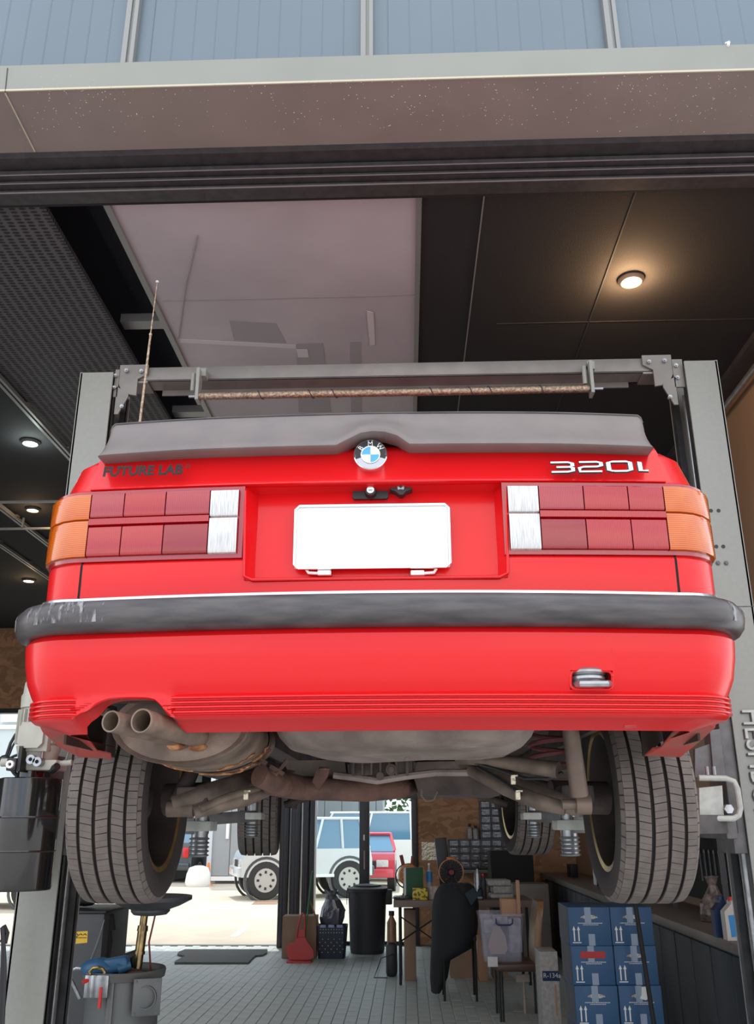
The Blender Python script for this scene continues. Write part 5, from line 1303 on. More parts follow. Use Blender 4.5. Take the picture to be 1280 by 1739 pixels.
MB().lathe([(.035, h*.48), (.0355, h*.50), (.0355, h*.78), (.030, h*.8)], (p.x, TY+.4, ztb), n=18).build('label', M['labelblue'], wb_)
MB().cyl((p.x, TY+.4, ztb+h), (p.x, TY+.4, ztb+h+.02), .014, n=14).build('cap', M['white'], wb_)
# crumpled film on table corner
blob((at(680, 1527, TY+.12).x, TY+.12, ztb+.022), .07, 'plastic_film', 'bagsilver', 'crumpled white plastic film on the left corner of the table', 'film', sc3=(1.3, .8, .3), jit=.2)
# round orange patterned work lamp
RY = TY+.55
rc = at(694, 1485, RY); rr = at(712, 1485, RY).x-rc.x
rl = thing('round_lantern', 'round orange patterned lantern with dark backing behind the green carton', 'lantern', (rc.x, RY, ztb))
MB().lathe([(0, -.05), (rr*.8, -.045), (rr, -.02), (rr, .03), (rr*.85, .07), (0, .08)], rc, Matrix.Rotation(R(90), 3, 'X'), 28).build('lantern_shell', M['amber'], rl)
ln = MB(); ff = -.052
for r0 in (.45, .9):
    pts = [(rc.x+rr*r0*math.cos(R(22.5+45*k)), RY-.083-(0 if r0 > .5 else .004), rc.z+rr*r0*math.sin(R(22.5+45*k))) for k in range(9)]
    ln.tube(pts, .005, 5)
for k in range(8): a = R(22.5+45*k); ln.tube([(rc.x+rr*.45*math.cos(a), RY-.086, rc.z+rr*.45*math.sin(a)), (rc.x+rr*.9*math.cos(a), RY-.083, rc.z+rr*.9*math.sin(a))], .004, 5)
ln.build('pattern_line', mat('pale_orange', (.85, .40, .15), .5), rl, kind='stuff')
MB().lathe([(rr*1.02, -.07), (rr*1.12, -.06), (rr*1.12, -.01), (rr*1.02, 0)], rc+Vector((-.02, .0, -.02)), Matrix.Rotation(R(90), 3, 'X'), 28, True).bx(rc.x-.07, rc.x-.02, RY-.02, RY+.08, ztb, rc.z-rr*.8).bx(rc.x-.08, rc.x+.08, RY-.03, RY+.1, ztb+.001, ztb+.03).build('lantern_stand', M['black'], rl)
MB().cyl((rc.x-.06, RY+.03, rc.z+rr*.7), (rc.x-.09, RY+.03, rc.z+rr*1.7), .022, n=10).cyl((rc.x+.04, RY+.03, rc.z+rr*.9), (rc.x+.05, RY+.03, rc.z+rr*1.6), .02, n=10).build('bottle_neck', M['bookr'], rl)
# fan
FY = TY+.30; fc = at(766, 1481, FY); fr = (at(786, 1481, FY).x-at(745, 1481, FY).x)/2
fan = thing('desk_fan', 'round desk fan with an orange ring and dark cage', 'fan', (fc.x, FY, ztb))
MB().lathe([(fr*.97, -.03), (fr*1.04, -.02), (fr*1.04, .03), (fr*.97, .03)], fc, Matrix.Rotation(R(90), 3, 'X'), 36, True).build('fan_ring', M['amber'], fan)
cg = MB()
for k in range(24):
    a = 2*math.pi*k/24; cg.tube([(fc.x+fr*.2*math.cos(a), FY-.06, fc.z+fr*.2*math.sin(a)), (fc.x+fr*.7*math.cos(a), FY-.055, fc.z+fr*.7*math.sin(a)), (fc.x+fr*.98*math.cos(a), FY-.02, fc.z+fr*.98*math.sin(a))], .0022, 4)
for r0 in (.3, .55, .78): cg.tube([(fc.x+fr*r0*math.cos(k*.2618), FY-.058+.02*r0**3, fc.z+fr*r0*math.sin(k*.2618)) for k in range(25)], .002, 4)
cg.build('cage', M['black'], fan, kind='stuff')
bl = MB()
for k in range(5):
    a = k*1.2566; bl.box((fc.x+fr*.5*math.cos(a), FY-.01, fc.z+fr*.5*math.sin(a)), (fr*.75, .006, fr*.5), Matrix.Rotation(-a, 4, 'Y') @ Matrix.Rotation(.3, 4, 'X'), .002)
bl.cyl((fc.x, FY-.05, fc.z), (fc.x, FY+.08, fc.z), fr*.22, n=18).build('blades', M['bookr'], fan)
MB().lathe([(0, .02), (fr*.9, .02), (fr*.6, -.09), (0, -.1)], fc, Matrix.Rotation(R(90), 3, 'X'), 24).bx(fc.x-.02, fc.x+.02, FY+.04, FY+.08, ztb, fc.z).lathe([(0, 0), (.10, 0), (.09, .025), (0, .03)], (fc.x, FY+.05, ztb+.001), n=24).build('fan_body', M['black'], fan)
MB().bx(fc.x-.05, fc.x+.05, FY-.02, FY+.05, fc.z+fr*.99, fc.z+fr*1.18, .01).bx(fc.x-.12, fc.x-.07, FY-.06, FY, ztb, ztb+.06, .01).build('fan_handle', M['amber'], fan)
# long dark case standing behind the fan
MB().box((at(752, 1440, TY+.6).x, TY+.6, at(752, 1470, TY+.6).z), (.14, .10, .62), Matrix.Rotation(-.10, 4, 'Y'), .01).build('dark_case', M['black'], label='long dark case leaning upright behind the desk fan', cat='case')
# bottles and cans
def canbot(px, pyt, Y, r_, m_, capm, lab):
    z = at(px, pyt, Y).z; h = z-ztb; x = at(px, pyt, Y).x
    t = thing('spray_bottle', lab, 'bottle', (x, Y, ztb)); MB().lathe([(0, 0), (r_, 0), (r_, h*.72), (r_*.4, h*.86), (r_*.4, h*.9)], (x, Y, ztb+.001), n=16).build('bottle_body', M[m_], t)
    MB().cyl((x, Y, ztb+h*.9), (x, Y, ztb+h), r_*.5, r_*.3, n=12).box((x-.01, Y-.02, ztb+h*.97), (.02, .05, .02)).build('nozzle', M[capm], t)
canbot(810, 1470, TY+.28, .04, 'steel', 'black', 'grey spray bottle with black nozzle right of the fan'); canbot(820, 1484, TY+.22, .032, 'bluedk', 'redcap', 'dark bottle with red top beside the spray bottle')
canbot(815, 1505, TY+.10, .03, 'bluedk', 'black', 'short dark can at the front of the table')
# stack of folded cloths / papers
for k, (a, b, yt, m_, lb) in enumerate(((832, 872, 1518, 'bookw', 'flat pale stack of papers at the bottom of the pile'), (836, 868, 1505, 'bookw', 'rolled grey cloth on the papers'), (826, 866, 1494, 'bookw', 'crumpled pale cloth topmost on the pile'))):
    x0_, x1_, _, zt_ = rect(a, b, yt, yt+1, TY+.2); zbm = (ztb+.001) if k == 0 else zprev
    MB().box(((x0_+x1_)/2, TY+.32, (zbm+zt_)/2), (x1_-x0_, .26, zt_-zbm-.001), .05*k, .02, 3).build('cloth_pile', M[m_], label=lb, cat='cloth'); zprev = zt_
blob((at(815, 1524, TY+.06).x, TY+.06, ztb+.02), .03, 'small_dish', 'bookw', 'small pale round dish at the table front', 'dish', sc3=(1, .8, .5), jit=.02)

# cardboard boxes below the table
for (a, b, c_, d_, Y, m_, lb) in ((686, 706, 1545, 1658, TY+.35, 'card', 'tall brown cardboard box standing under the table left end'), (764, 812, 1612, 1668, TY+.5, 'card', 'low brown carton with dark bands under the stool'), (812, 828, 1592, 1672, TY+.3, 'carddk', 'tan board leaning behind the clear tub chair'), (836, 862, 1640, 1668, TY+.5, 'card', 'small brown carton behind the chair legs')):
    PB(a, b, c_, d_, Y, .25, 'cardboard_box', m_, None, lb, 'box', floor=0.0)
# stool with a jacket over it
SY = floorY(745, 1702)
js = thing('stool', 'dark stool hidden under a black jacket, thin black legs', 'stool', (at(775, 1600, SY).x, SY+.25, 0))
sx0, sx1 = at(742, 1640, SY).x, at(815, 1640, SY).x; zs_ = at(770, 1590, SY).z
MB().bx(sx0+.06, sx1-.02, SY+.04, SY+.42, zs_-.05, zs_, .01).bx(sx0+.06, sx1-.02, SY+.40, SY+.44, zs_, at(780, 1522, SY+.4).z, .01).build('seat', M['blackmatte'], js)
for (a, b) in ((sx0+.07, SY+.05), (sx1-.04, SY+.05), (sx0+.07, SY+.40), (sx1-.04, SY+.40)): MB().cyl((a+(.06 if a > 0.8*sx1 else -.03)*0, b, 0), (a, b, zs_-.04), .012, n=8).build('leg', M['blackmatte'], js)
jr = []
hh = [(1503, 752, 800), (1508, 746, 808), (1520, 739, 813), (1540, 736, 815), (1565, 735, 815), (1590, 734, 812), (1612, 733, 806), (1635, 732, 766), (1665, 731, 762), (1690, 733, 750)]
for (py, a, b) in hh:
    xa_, xb_ = at(a, py, SY).x, at(b, py, SY).x; z = at(770, py, SY).z; cx_ = (xa_+xb_)/2; w_ = (xb_-xa_)/2; dd = .30 if 1510 < py < 1620 else .16
    jr.append([Vector((cx_+w_*math.cos(2*math.pi*k/28)*(1+.03*math.sin(k*2.3+py)), SY+.22+dd*math.sin(2*math.pi*k/28)*(1+.06*math.sin(k*1.7+py*.1)), max(z, .02)+.004*math.sin(k*3))) for k in range(28)])
jm = MB().grid(jr, True); jm.f += [list(range(28))]
jk = jm.build('jacket', M['denim'], label='black padded jacket draped over the stool in front of the fan', cat='jacket', ang=60)
MB().poly([at(789, 1518, SY-.09), at(803, 1508, SY-.09), at(815, 1518, SY-.07), at(800, 1538, SY-.09)], (0, .02, 0)).build('teal_lining', M['denim2'], jk)
# bag with amber bottle left of the table
BY2 = floorY(668, 1660)
PB(655, 674, 1602, 1660, BY2, .26, 'tool_bag', 'black', None, 'small black bag with a shoulder strap on the floor by the table leg', 'bag', bev=.04, floor=0.0)
bzt = at(668, 1602, BY2).z
bt = thing('tall_bottle', 'tall amber bottle with dark cap standing on the black bag', 'bottle', (at(665, 1602, BY2+.12).x, BY2+.12, bzt))
bx_ = at(665, 1602, BY2+.12).x; hb_ = at(665, 1547, BY2+.12).z-bzt
MB().lathe([(0, 0), (.055, 0), (.055, hb_*.62), (.025, hb_*.80), (.025, hb_*.86)], (bx_, BY2+.12, bzt+.001), n=18).build('bottle_body', M['leather'], bt)
MB().cyl((bx_, BY2+.12, bzt+hb_*.85), (bx_, BY2+.12, bzt+hb_), .033, n=14).build('cap', M['black'], bt)
MB().tube([(bx_+.06, BY2-.01, bzt-.1), (bx_-.12, BY2-.03, bzt-.15), (bx_-.16, BY2-.05, .1), (bx_-.2, BY2-.06, .008), (bx_-.05, BY2-.08, .008)], .006, 6).build('strap', M['binblack'], label='thin black strap trailing from the bag onto the floor', cat='strap')

# ---- brown chair and clear tub
def chair():
    Yc = floorY(850, 1737)
    c = thing('dining_chair', 'brown leather chair with dark seat and black tube legs holding a clear tub', 'chair', (at(880, 1700, Yc).x, Yc+.22, 0))
    xa_, xb_ = at(846, 1650, Yc).x, at(922, 1650, Yc).x; zs_ = at(880, 1636, Yc).z
    MB().bx(xa_-.02, xb_, Yc, Yc+.44, zs_-.07, zs_, .02, 3).build('seat', M['leatherdk'], c)
    for (x, y) in ((xa_+.02, Yc+.03), (xb_-.02, Yc+.03), (xa_+.02, Yc+.41), (xb_-.02, Yc+.41)):
        MB().cyl((x-.012, y, 0), (x-.012, y, zs_-.06), .010, n=8).cyl((x+.012, y, 0), (x+.012, y, zs_-.06), .010, n=8).build('leg', M['black'], c)
    zt_ = at(920, 1532, Yc).z; rows = []
    for k in range(9):
        f = k/8; z = zs_-.08+(zt_-zs_+.08)*f; xo = xb_-.03+.06*f-.02*math.sin(f*3.1)
        hw = .22*(1 if f < .85 else (1-.25*((f-.85)/.15)**2))
        rows.append([Vector((xo+a, Yc+.22+b*hw, z)) for a, b in ((-.035, -.95), (-.045, 0), (-.035, .95), (-.02, 1), (.02, 1), (.03, 0), (.02, -1), (-.02, -1))])
    m_ = MB().grid(rows, True); m_.f += [list(range(8)), [64+i for i in range(8)][::-1]]
    m_.build('backrest', M['leather'], c, ang=50)
    PB(828, 845, 1625, 1642, Yc-.01, .012, 'care_label', 'print', c, bev=.001)
    return Yc, xa_, xb_, zs_
Yc, xa_, xb_, zs_ = chair()
tu = thing('storage_tub', 'clear violet plastic tub of odds and ends on the brown chair', 'tub', (at(853, 1600, Yc+.04).x, Yc+.2, zs_))
x0_, x1_, z0_, z1_ = rect(816, 890, 1552, 1636, Yc+.04); z0_ = zs_+.001
w_ = (x1_-x0_)/2; cx_ = (x0_+x1_)/2; rows = []
for f, z in ((.84, z0_), (.86, z0_+.01), (1.0, z1_-.02), (1.05, z1_-.018), (1.05, z1_), (.99, z1_), (.82, z0_+.008)):
    rows.append([Vector((cx_+a*w_*f, Yc+.22+b*.19*f, z)) for a, b in ((-1, -.9), (-.9, -1), (.9, -1), (1, -.9), (1, .9), (.9, 1), (-.9, 1), (-1, .9))])
tmb = MB().grid(rows, True); tmb.f += [list(range(8))]
tmb.build('tub_wall', M['tub'], tu, ang=30)
MB().tube([at(842, 1560, Yc-.0), at(842, 1568, Yc-.01), at(846, 1571, Yc-.012), at(866, 1571, Yc-.012), at(870, 1568, Yc-.01), at(870, 1560, Yc-.0)], .007, 8).build('handle', M['navyh'], tu)
def itemin(pts, Y, th, name, m_, lab, cat): return MB().poly([at(x, y, Y) for x, y in pts], (0, th, 0)).build(name, M[m_], label=lab, cat=cat)
itemin(((832, 1592), (838, 1572), (848, 1572), (858, 1590), (862, 1612), (857, 1620), (834, 1620), (829, 1606)), Yc+.085, .03, 'foam_shape', 'beige', 'beige cut foam shape seen through the clear tub', 'foam')
for k, (a, b, c_, d_) in enumerate(((822, 850, 1562, 1585), (864, 886, 1560, 1618), (838, 862, 1556, 1572))):
    PB(a, b, c_, d_, Yc+.13, .14, 'tub_content', 'tubcon', tu, bev=.01)
PB(852, 884, 1527, 1556, Yc+.16, .20, 'cardboard_box', 'carddk', None, 'open tan cardboard box sitting in the top of the clear tub', 'box', bev=.002)
PB(877, 883, 1495, 1552, Yc+.10, .03, 'cardboard_flap', 'carddk', None, 'narrow tan cardboard flap standing upright in the tub', 'cardboard', bev=.002)
tst = MB(); p = at(887, 1700, Yc+.35)
PB(876, 899, 1655, 1668, Yc+.40, .02, 'paper_tag', 'beige', None, 'beige T shaped wooden stick under the brown chair', 'stick', bev=0, floor=None)
ps = bpy.data.objects['paper_tag']; g0 = at(889, 1668, Yc+.41); g1 = atz(891, 1704, 0.0)
MB().cyl(g0+Vector((0, 0, .01)), (g0.x, g0.y, 0.0), .012, n=8).build('stick', M['beige'], ps)

# dark equipment at the back right
PB(833, 906, 1446, 1492, TY+1.9, .5, 'black_cabinet', 'blackmatte', None, 'large black cabinet seen past the table, below the right front tyre', 'cabinet', bev=.02, floor=0.0)
PB(870, 932, 1501, 1530, TY-.0+1.2, .4, 'grey_case', 'worktop', None, 'long grey case right of the cloth pile', 'case', bev=.01, floor=0.0)
# drawer organisers on back wall
oY = BACK-.20
def organiser(px0, px1, py0, py1, nc, nr, lab):
    x0, x1, z0, z1 = rect(px0, px1, py0, py1, oY)
    t = thing('parts_organiser', lab, 'organiser', ((x0+x1)/2, oY, z0))
    MB().bx(x0, x1, oY+.12, BACK-.002, z0, z1).build('organiser_back', M['rimdark'], t)
    fm = MB(); cw = (x1-x0)/nc; rh = (z1-z0)/nr
    for i in range(nc+1): fm.bx(x0+i*cw-.008, x0+i*cw+.008, oY, oY+.13, z0, z1)
    for j in range(nr+1): fm.bx(x0, x1, oY, oY+.13, z0+j*rh-.006, z0+j*rh+.006)
    fm.build('organiser_frame', M['liftarm'], t)
    for i in range(nc):
        for j in range(nr):
            a, b = x0+i*cw+.014, x0+(i+1)*cw-.014; c_, d_ = z0+j*rh+.012, z0+(j+1)*rh-.012
            dr = MB().bx(a, b, oY+.015, oY+.11, c_, d_, .003).bx(a, b, oY+.003, oY+.016, c_+(d_-c_)*.62, d_, .002).build('drawer', M['drawer'], t, smooth=False)
            MB().bx(a+(b-a)*.25, a+(b-a)*.75, oY-.004, oY+.004, c_+(d_-c_)*.7, c_+(d_-c_)*.85).build('drawer_pull', M['print'], dr)
organiser(816, 852, 1360, 1424, 2, 5, 'upright organiser of small clear drawers on the strand board wall')
organiser(762, 872, 1426, 1474, 6, 4, 'wide low organiser of small clear drawers below the upright one')
x0, x1, z0, z1 = rect(748, 880, 1474, 1482, oY-.1)
MB().bx(x0, x1, oY-.18, BACK-.002, z0, z1-.02).bx(x0, x0+.04, oY-.15, BACK-.01, 0, z0).bx(x1-.04, x1, oY-.15, BACK-.01, 0, z0).build('back_bench', M['worktop'], label='narrow grey bench against the strand board wall', cat='bench')
x0, x1, z0, z1 = rect(716, 745, 1430, 1461, BACK-.03)
MB().bx(x0, x1, BACK-.03, BACK-.002, z0, z1).build('checker_plate', M['plate'], label='square of bright checker plate on the strand board wall', cat='plate')
for k, (px, yt) in enumerate(((797, 1399), (807, 1402))):
    x = at(px, yt, oY+.05).x; z = at(px, 1426, oY).z+.008; zt_ = at(px, yt, oY+.05).z; h = zt_-z
    t = thing('spray_can', ('left' if k == 0 else 'right')+' pale spray can standing on the wide drawer organiser', 'can', (x, oY+.05, z))
    MB().lathe([(0, 0), (.038, 0), (.038, h*.7), (.02, h*.8)], (x, oY+.05, z), n=14).build('can_body', M['bookw'], t); MB().cyl((x, oY+.05, z+h*.78), (x, oY+.05, z+h), .02, n=10).build('can_cap', M['black'], t)

# ---- items by the folded doors
cb = floorY(508, 1628)
PB(479, 537, 1556, 1625, cb+.02, .28, 'cardboard_box', 'card', None, 'large brown cardboard box behind the red dustpan', 'box', floor=0.0)
dY = cb-.28
dp = thing('dustpan', 'red long handled dustpan leaning on the cardboard box', 'dustpan', (at(508, 1630, dY).x, dY, 0))
MB().poly([at(x, y, dY+.02) for x, y in ((485, 1608), (492, 1602), (500, 1600), (506, 1592), (518, 1592), (522, 1600), (531, 1612), (533, 1626), (524, 1630), (490, 1631))], (0, .03, 0)).bx(at(488, 1630, dY).x, at(530, 1630, dY).x, dY-.12, dY+.02, 0.0, .02, .005).build('pan', M['dustpan'], dp)
MB().tube([at(x, y, dY+.08) for x, y in ((503, 1600), (506, 1575), (511, 1555), (515, 1551), (518, 1553), (518, 1575), (514, 1600))], .012, 8).poly([at(x, y, dY+.06) for x, y in ((505, 1600), (507, 1582), (517, 1576), (518, 1598))], (0, .012, 0)).build('handle', M['dustpan'], dp)
q0, q1 = at(520, 1570, dY+.2), at(530, 1481, cb+.05)
MB().tube([(q0.x-.03, dY+.12, 0.0), q0, q1, q1+Vector((.01, 0, .01))], .011, 8).build('green_stick', M['green'], label='thin green stick leaning on the folded doors', cat='stick')
bY = floorY(560, 1629)
bs = thing('basket', 'dark blue perforated laundry basket with lilac rim tabs', 'basket', (at(562, 1628, bY).x, bY+.15, 0))
x0_, x1_, z0_, z1_ = rect(536, 588, 1573, 1629, bY); w_ = (x1_-x0_)/2; cx_ = (x0_+x1_)/2; rows = []
for f, z in ((.84, 0.0), (.86, .01), (1.0, z1_), (.96, z1_), (.82, .02)):
    rows.append([Vector((cx_+a*w_*f, bY+.18+b*.18*f, z)) for a, b in ((-1, -.8), (-.85, -1), (.85, -1), (1, -.8), (1, .8), (.85, 1), (-.85, 1), (-1, .8))])
bmb = MB().grid(rows, True); bmb.f += [list(range(8))]; bmb.build('basket_wall', M['bluedk'], bs)
hl = MB()
for r_ in range(8):
    for c_ in range(9):
        if r_ in (2,) or (r_ > 2 and (r_+c_) % 2): continue
        f = .86+.14*((r_+1)/9.2)
        zz = z1_*(.9-.1*r_); fy = bY+.18-.18*(.85+.15*zz/z1_)-.001
        hl.box((cx_+(c_-4)*w_*.2*f, fy, zz), (.011, .002, .011), Matrix.Rotation(.785, 4, 'Y'))
hl.build('basket_hole', M['bookw'], bs, kind='stuff')
for dx in (-.10, .0, .10): MB().box((cx_+dx*1.1, bY, z1_+.0), (.08, .02, .035), None, .008).build('rim_tab', M['lilac'], bs)
rows = []
for f, py, ox in ((.80, 1574, 0), (.95, 1560, 0), (.9, 1545, 2), (.62, 1530, 0), (.45, 1520, -2), (.60, 1514, -2)):
    z = at(565, py, bY).z; cc = cx_+ox*.01
    rows.append([Vector((cc+w_*.85*f*math.cos(2*math.pi*k/20)*random.uniform(.85, 1.12), bY+.18+.15*f*math.sin(2*math.pi*k/20)*random.uniform(.85, 1.12), z+random.uniform(-.02, .02))) for k in range(20)])
bgs = MB().grid(rows[:4], True).build('rubbish_bag', M['bag'], label='crinkled dark plastic bag filled in the blue basket', cat='bag', ang=15)
MB().grid(rows[3:], True).build('bag_neck', M['bagsilver'], bgs, ang=15)
MB().tube([at(526, 1530, bY+.1), at(543, 1576, bY+.05), at(550, 1600, bY+.06)], .012, 6).build('brush_stick', M['leather'], label='short brown stick poking out of the basket', cat='stick')
nY = floorY(622, 1623); nx = at(622, 1600, nY).x; nr = (at(655, 1560, nY+.3).x-at(589, 1560, nY+.3).x)/2; nzt = at(622, 1507, nY+.25).z
bn = thing('bin', 'tall round black bin with a domed lid in front of the door post', 'bin', (nx, nY+.3, 0))
MB().lathe([(0, .0), (nr*.84, 0), (nr*.88, .05), (nr*.99, nzt-.06), (nr*1.06, nzt-.055), (nr*1.06, nzt-.01), (nr*.95, nzt)], (nx, nY+.3, 0.0), n=40).build('bin_body', M['binblack'], bn)
MB().lathe([(nr*1.0, nzt-.005), (nr*.75, nzt+.012), (nr*.72, nzt+.03), (nr*.3, nzt+.042), (0, nzt+.044)], (nx, nY+.3, 0), n=40).build('lid', M['binblack'], bn)
for s_ in (-1, 1): MB().bx(nx+s_*nr*.95-.03, nx+s_*nr*.95+.06*s_+.03, nY+.24, nY+.36, nzt-.22, nzt-.03, .012).build('grip', M['binblack'], bn)
MB().tube([(nx+.02, nY+.3, nzt+.04), (nx+.03, nY+.3, nzt+.08), (nx+.05, nY+.3, nzt+.09)], .008, 6).build('lid_latch', M['steel'], bn)
# floor mat
mp_ = [atz(x, y, .003) for x, y in ((303, 1619), (314, 1614.5), (454, 1614.5), (453, 1620), (446, 1624), (434, 1625), (428, 1630), (422, 1637), (296, 1637), (298, 1634), (314, 1626), (301, 1623))]
MB().poly(mp_, (0, 0, .02)).build('floor_mat', M['mat'], label='grey rubber car mat lying on the pavers by the rear opening', cat='mat', smooth=False)

# ---- left side: cabinet, oil drainer, cables
cbY = 5.7
cab_ = thing('cabinet', 'charcoal metal cabinet with a yellow sticker beside the left column', 'cabinet', (at(150, 1700, cbY).x, cbY+.25, 0))
x0, x1, z0, z1 = rect(60, 178, 1551, 1552, cbY)
MB().bx(x0, x1, cbY, cbY+.5, 0, z1, .012).build('cabinet_body', M['trolley'], cab_)
MB().bx(x0, x1+.01, cbY-.01, cbY+.5, z1, z1+.012, .004).build('cabinet_top', M['black'], cab_)
stk = MB().poly([at(x, y, cbY-.002) for x, y in ((118.5, 1583), (149, 1581), (148, 1601), (116.5, 1604))], (0, .002, 0)).build('sticker', M['sticker'], cab_)
gl_ = MB()
for i, px in enumerate((123, 130, 137, 144)):
    p = at(px, 1588.5, cbY-.003); gl_.tube([p+Vector((.009*math.cos(k*.785), 0, .008*math.sin(k*.785))) for k in range(9 if i < 2 else 5)], .0022, 4).tube([p+Vector((-.011, 0, -.013)), p+Vector((.011, 0, -.013))], .0018, 4)
gl_.build('sticker_print', M['black'], stk, kind='stuff')
MB().tube([at(x, y, cbY-.02) for x, y in ((177, 1562), (170, 1585), (163, 1606), (152, 1634))], .003, 5).build('wire', M['steel'], cab_)
blob((at(130, 1538, cbY+.2).x, cbY+.25, z1+.062), .10, 'cable_heap', 'binblack', 'heap of dark cable on top of the charcoal cabinet', 'cable', sc3=(1.1, .8, .45), jit=.15)
MB().poly([at(x, y, cbY+.1) for x, y in ((179, 1552), (190, 1553), (193, 1580), (186, 1582), (188, 1600), (181, 1640), (178, 1640))], (0, .04, 0)).build('hanging_cloth', M['blackmatte'], cab_)
dY = 5.0; dc = at(257, 1527, dY); dr_ = (at(325, 1530, dY).x-at(190, 1530, dY).x)/2
od = thing('oil_drainer', 'waste oil drainer, grey drum with a wide dish on a brass pole', 'oil drainer', (at(208, 1700, dY).x, dY, 0))
zdr = at(257, 1528, dY).z
MB().lathe([(.045, -.075), (.085, -.07), (.10, -.055), (.10, -.045), (dr_*.72, -.028), (dr_, .0), (dr_, .018), (dr_*.97, .018), (dr_*.7, -.01), (.03, -.03), (0, -.03)], (dc.x, dY, zdr), n=48).build('dish', M['dish'], od)
pt_, pb_ = Vector((dc.x-.03, dY, zdr-.07)), at(234, 1640, dY-.02)
d = pb_-pt_
pp = MB().cyl(pt_, pt_+d*.28, .019, n=18).cyl(pt_+d*.22, pt_+d*.33, .026, .028, n=18).cyl(pt_+d*.33, pt_+d*.74, .024, n=18).cyl(pt_+d*.72, pt_+d*.78, .028, n=18).cyl(pt_+d*.78, pt_+d*1.2, .022, n=18)
pp.build('pole', M['brass'], od)
kx = (at(147, 1700, dY).x+at(268, 1700, dY).x)/2; kr = (at(268, 1700, dY).x-at(148, 1700, dY).x)/2; kz = at(208, 1655, dY-.15).z
MB().lathe([(0, .09), (kr*.92, .09), (kr, .12), (kr, kz-.02)], (kx, dY, 0), n=48).build('drum', M['can'], od)
MB().lathe([(kr*.98, kz-.035), (kr*1.12, kz-.03), (kr*1.15, kz), (kr*1.12, kz+.01), (kr*1.05, kz+.005), (kr*1.0, kz-.015), (0, kz-.02)], (kx, dY, 0), n=48).build('tray_rim', M['mat'], od)
for (a, b) in ((-.6, -.6), (.6, -.6), (-.6, .6), (.6, .6)): MB().cyl((kx+kr*a, dY+kr*b, .045), (kx+kr*a+.03, dY+kr*b, .045), .045, n=16).build('castor', M['black'], od)
p = at(249, 1693, dY-kr*.98); g = MB().box(p, (.135, .02, .165), .35, .004).cyl(p+Vector((.0, -.02, 0)), p+Vector((0, -.005, 0)), .052, n=28, inner=.047)
for a, b in ((-.055, -.07), (.055, -.07), (-.055, .07), (.055, .07)): g.cyl(p+Vector((a*.9, -.014+a*.35, b)), p+Vector((a*.9, .0+a*.35, b)), .007, n=6)
g.build('sight_plate', M['can'], od)
MB().bx(kx-.02, kx+.01, dY-kr-.012, dY-kr+.01, .15, kz-.02, .004).build('drum_seam', M['can'], od)
MB().tube([at(x, y, dY-.1) for x, y in ((136, 1696), (120, 1662), (118, 1650), (130, 1644), (140, 1645), (147, 1658))], .010, 10).build('push_handle', M['steel'], od)
MB().tube([(dc.x+.03, dY, zdr-.05), at(253, 1600, dY), at(256, 1648, dY+.05)], .005, 6).build('hose', M['bookr'], od)
# tools in tray
MB().ball(at(168, 1644, dY-.10), .07, (1.3, .8, .7), 14, .03).box(at(186, 1640, dY-.1), (.20, .07, .07), Matrix.Rotation(-.15, 4, 'Y'), .02, 3).cyl(at(200, 1645, dY-.12), at(222, 1638, dY-.10), .03, .02, n=14).build('impact_gun', M['bluetool'], label='blue and black impact gun lying in the drainer tray', cat='power tool')
MB().tube([at(205, 1640, dY-.03), at(215, 1628, dY-.02), at(226, 1622, dY), at(232, 1640, dY)], [.02, .03, .034, .03], 10).build('glove', M['black'], label='black glove stuffed against the brass pole', cat='glove')
MB().tube([at(140, 1668, dY-.22), at(152, 1664, dY-.2), at(164, 1658, dY-.18)], [.009, .012, .010], 8).build('pliers', M['redcap'], label='red handled pliers on the left rim of the drainer tray', cat='pliers')
MB().tube([at(165+13*math.cos(a*.7+2), 1652+9*math.sin(a*.7+2), dY-.19) for a in range(0, 8)], .008, 8).build('steel_hook', M['brass'], label='curved steel hook beside the red pliers', cat='hook')
MB().ball(at(225, 1657, dY-.05), .06, (1.6, 1, .5), 14, .2).build('rag', M['rust'], label='oily brown rag in the drainer tray', cat='rag')
for k, (px, w_) in enumerate(((149, .03), (159, .03), (174, .06))):
    p = at(px, 1675, dY-kr*.95-.03); MB().box(p, (w_, .02, .10), None, .004).build('tool_clip', M['steel'], od)
p = at(170, 1696, dY-kr*.99-.03); MB().cyl(p-Vector((0, 0, .04)), p+Vector((0, 0, .05)), .009, n=8).build('screwdriver', M['redcap'], label='red screwdriver handle clipped to the drum side', cat='screwdriver')
# cables at far left
cbm = MB()
for k in range(6): cbm.tube([at(2+k*1.2+math.sin(j*.9+k)*1.8, 1575+j*24, 3.95-.008*k) for j in range(9)], .0045, 6)
cbm.build('cable_bundle', M['binblack'], label='bundle of thin black cables at the foot of the left column', cat='cables')
MB().tube([at(6, 1572, 3.94), at(12, 1585, 3.94), at(9, 1600, 3.94), at(2, 1596, 3.94)], .010, 6).build('socket_lead', M['black'], label='black lead loop above the cable bundle', cat='cable')

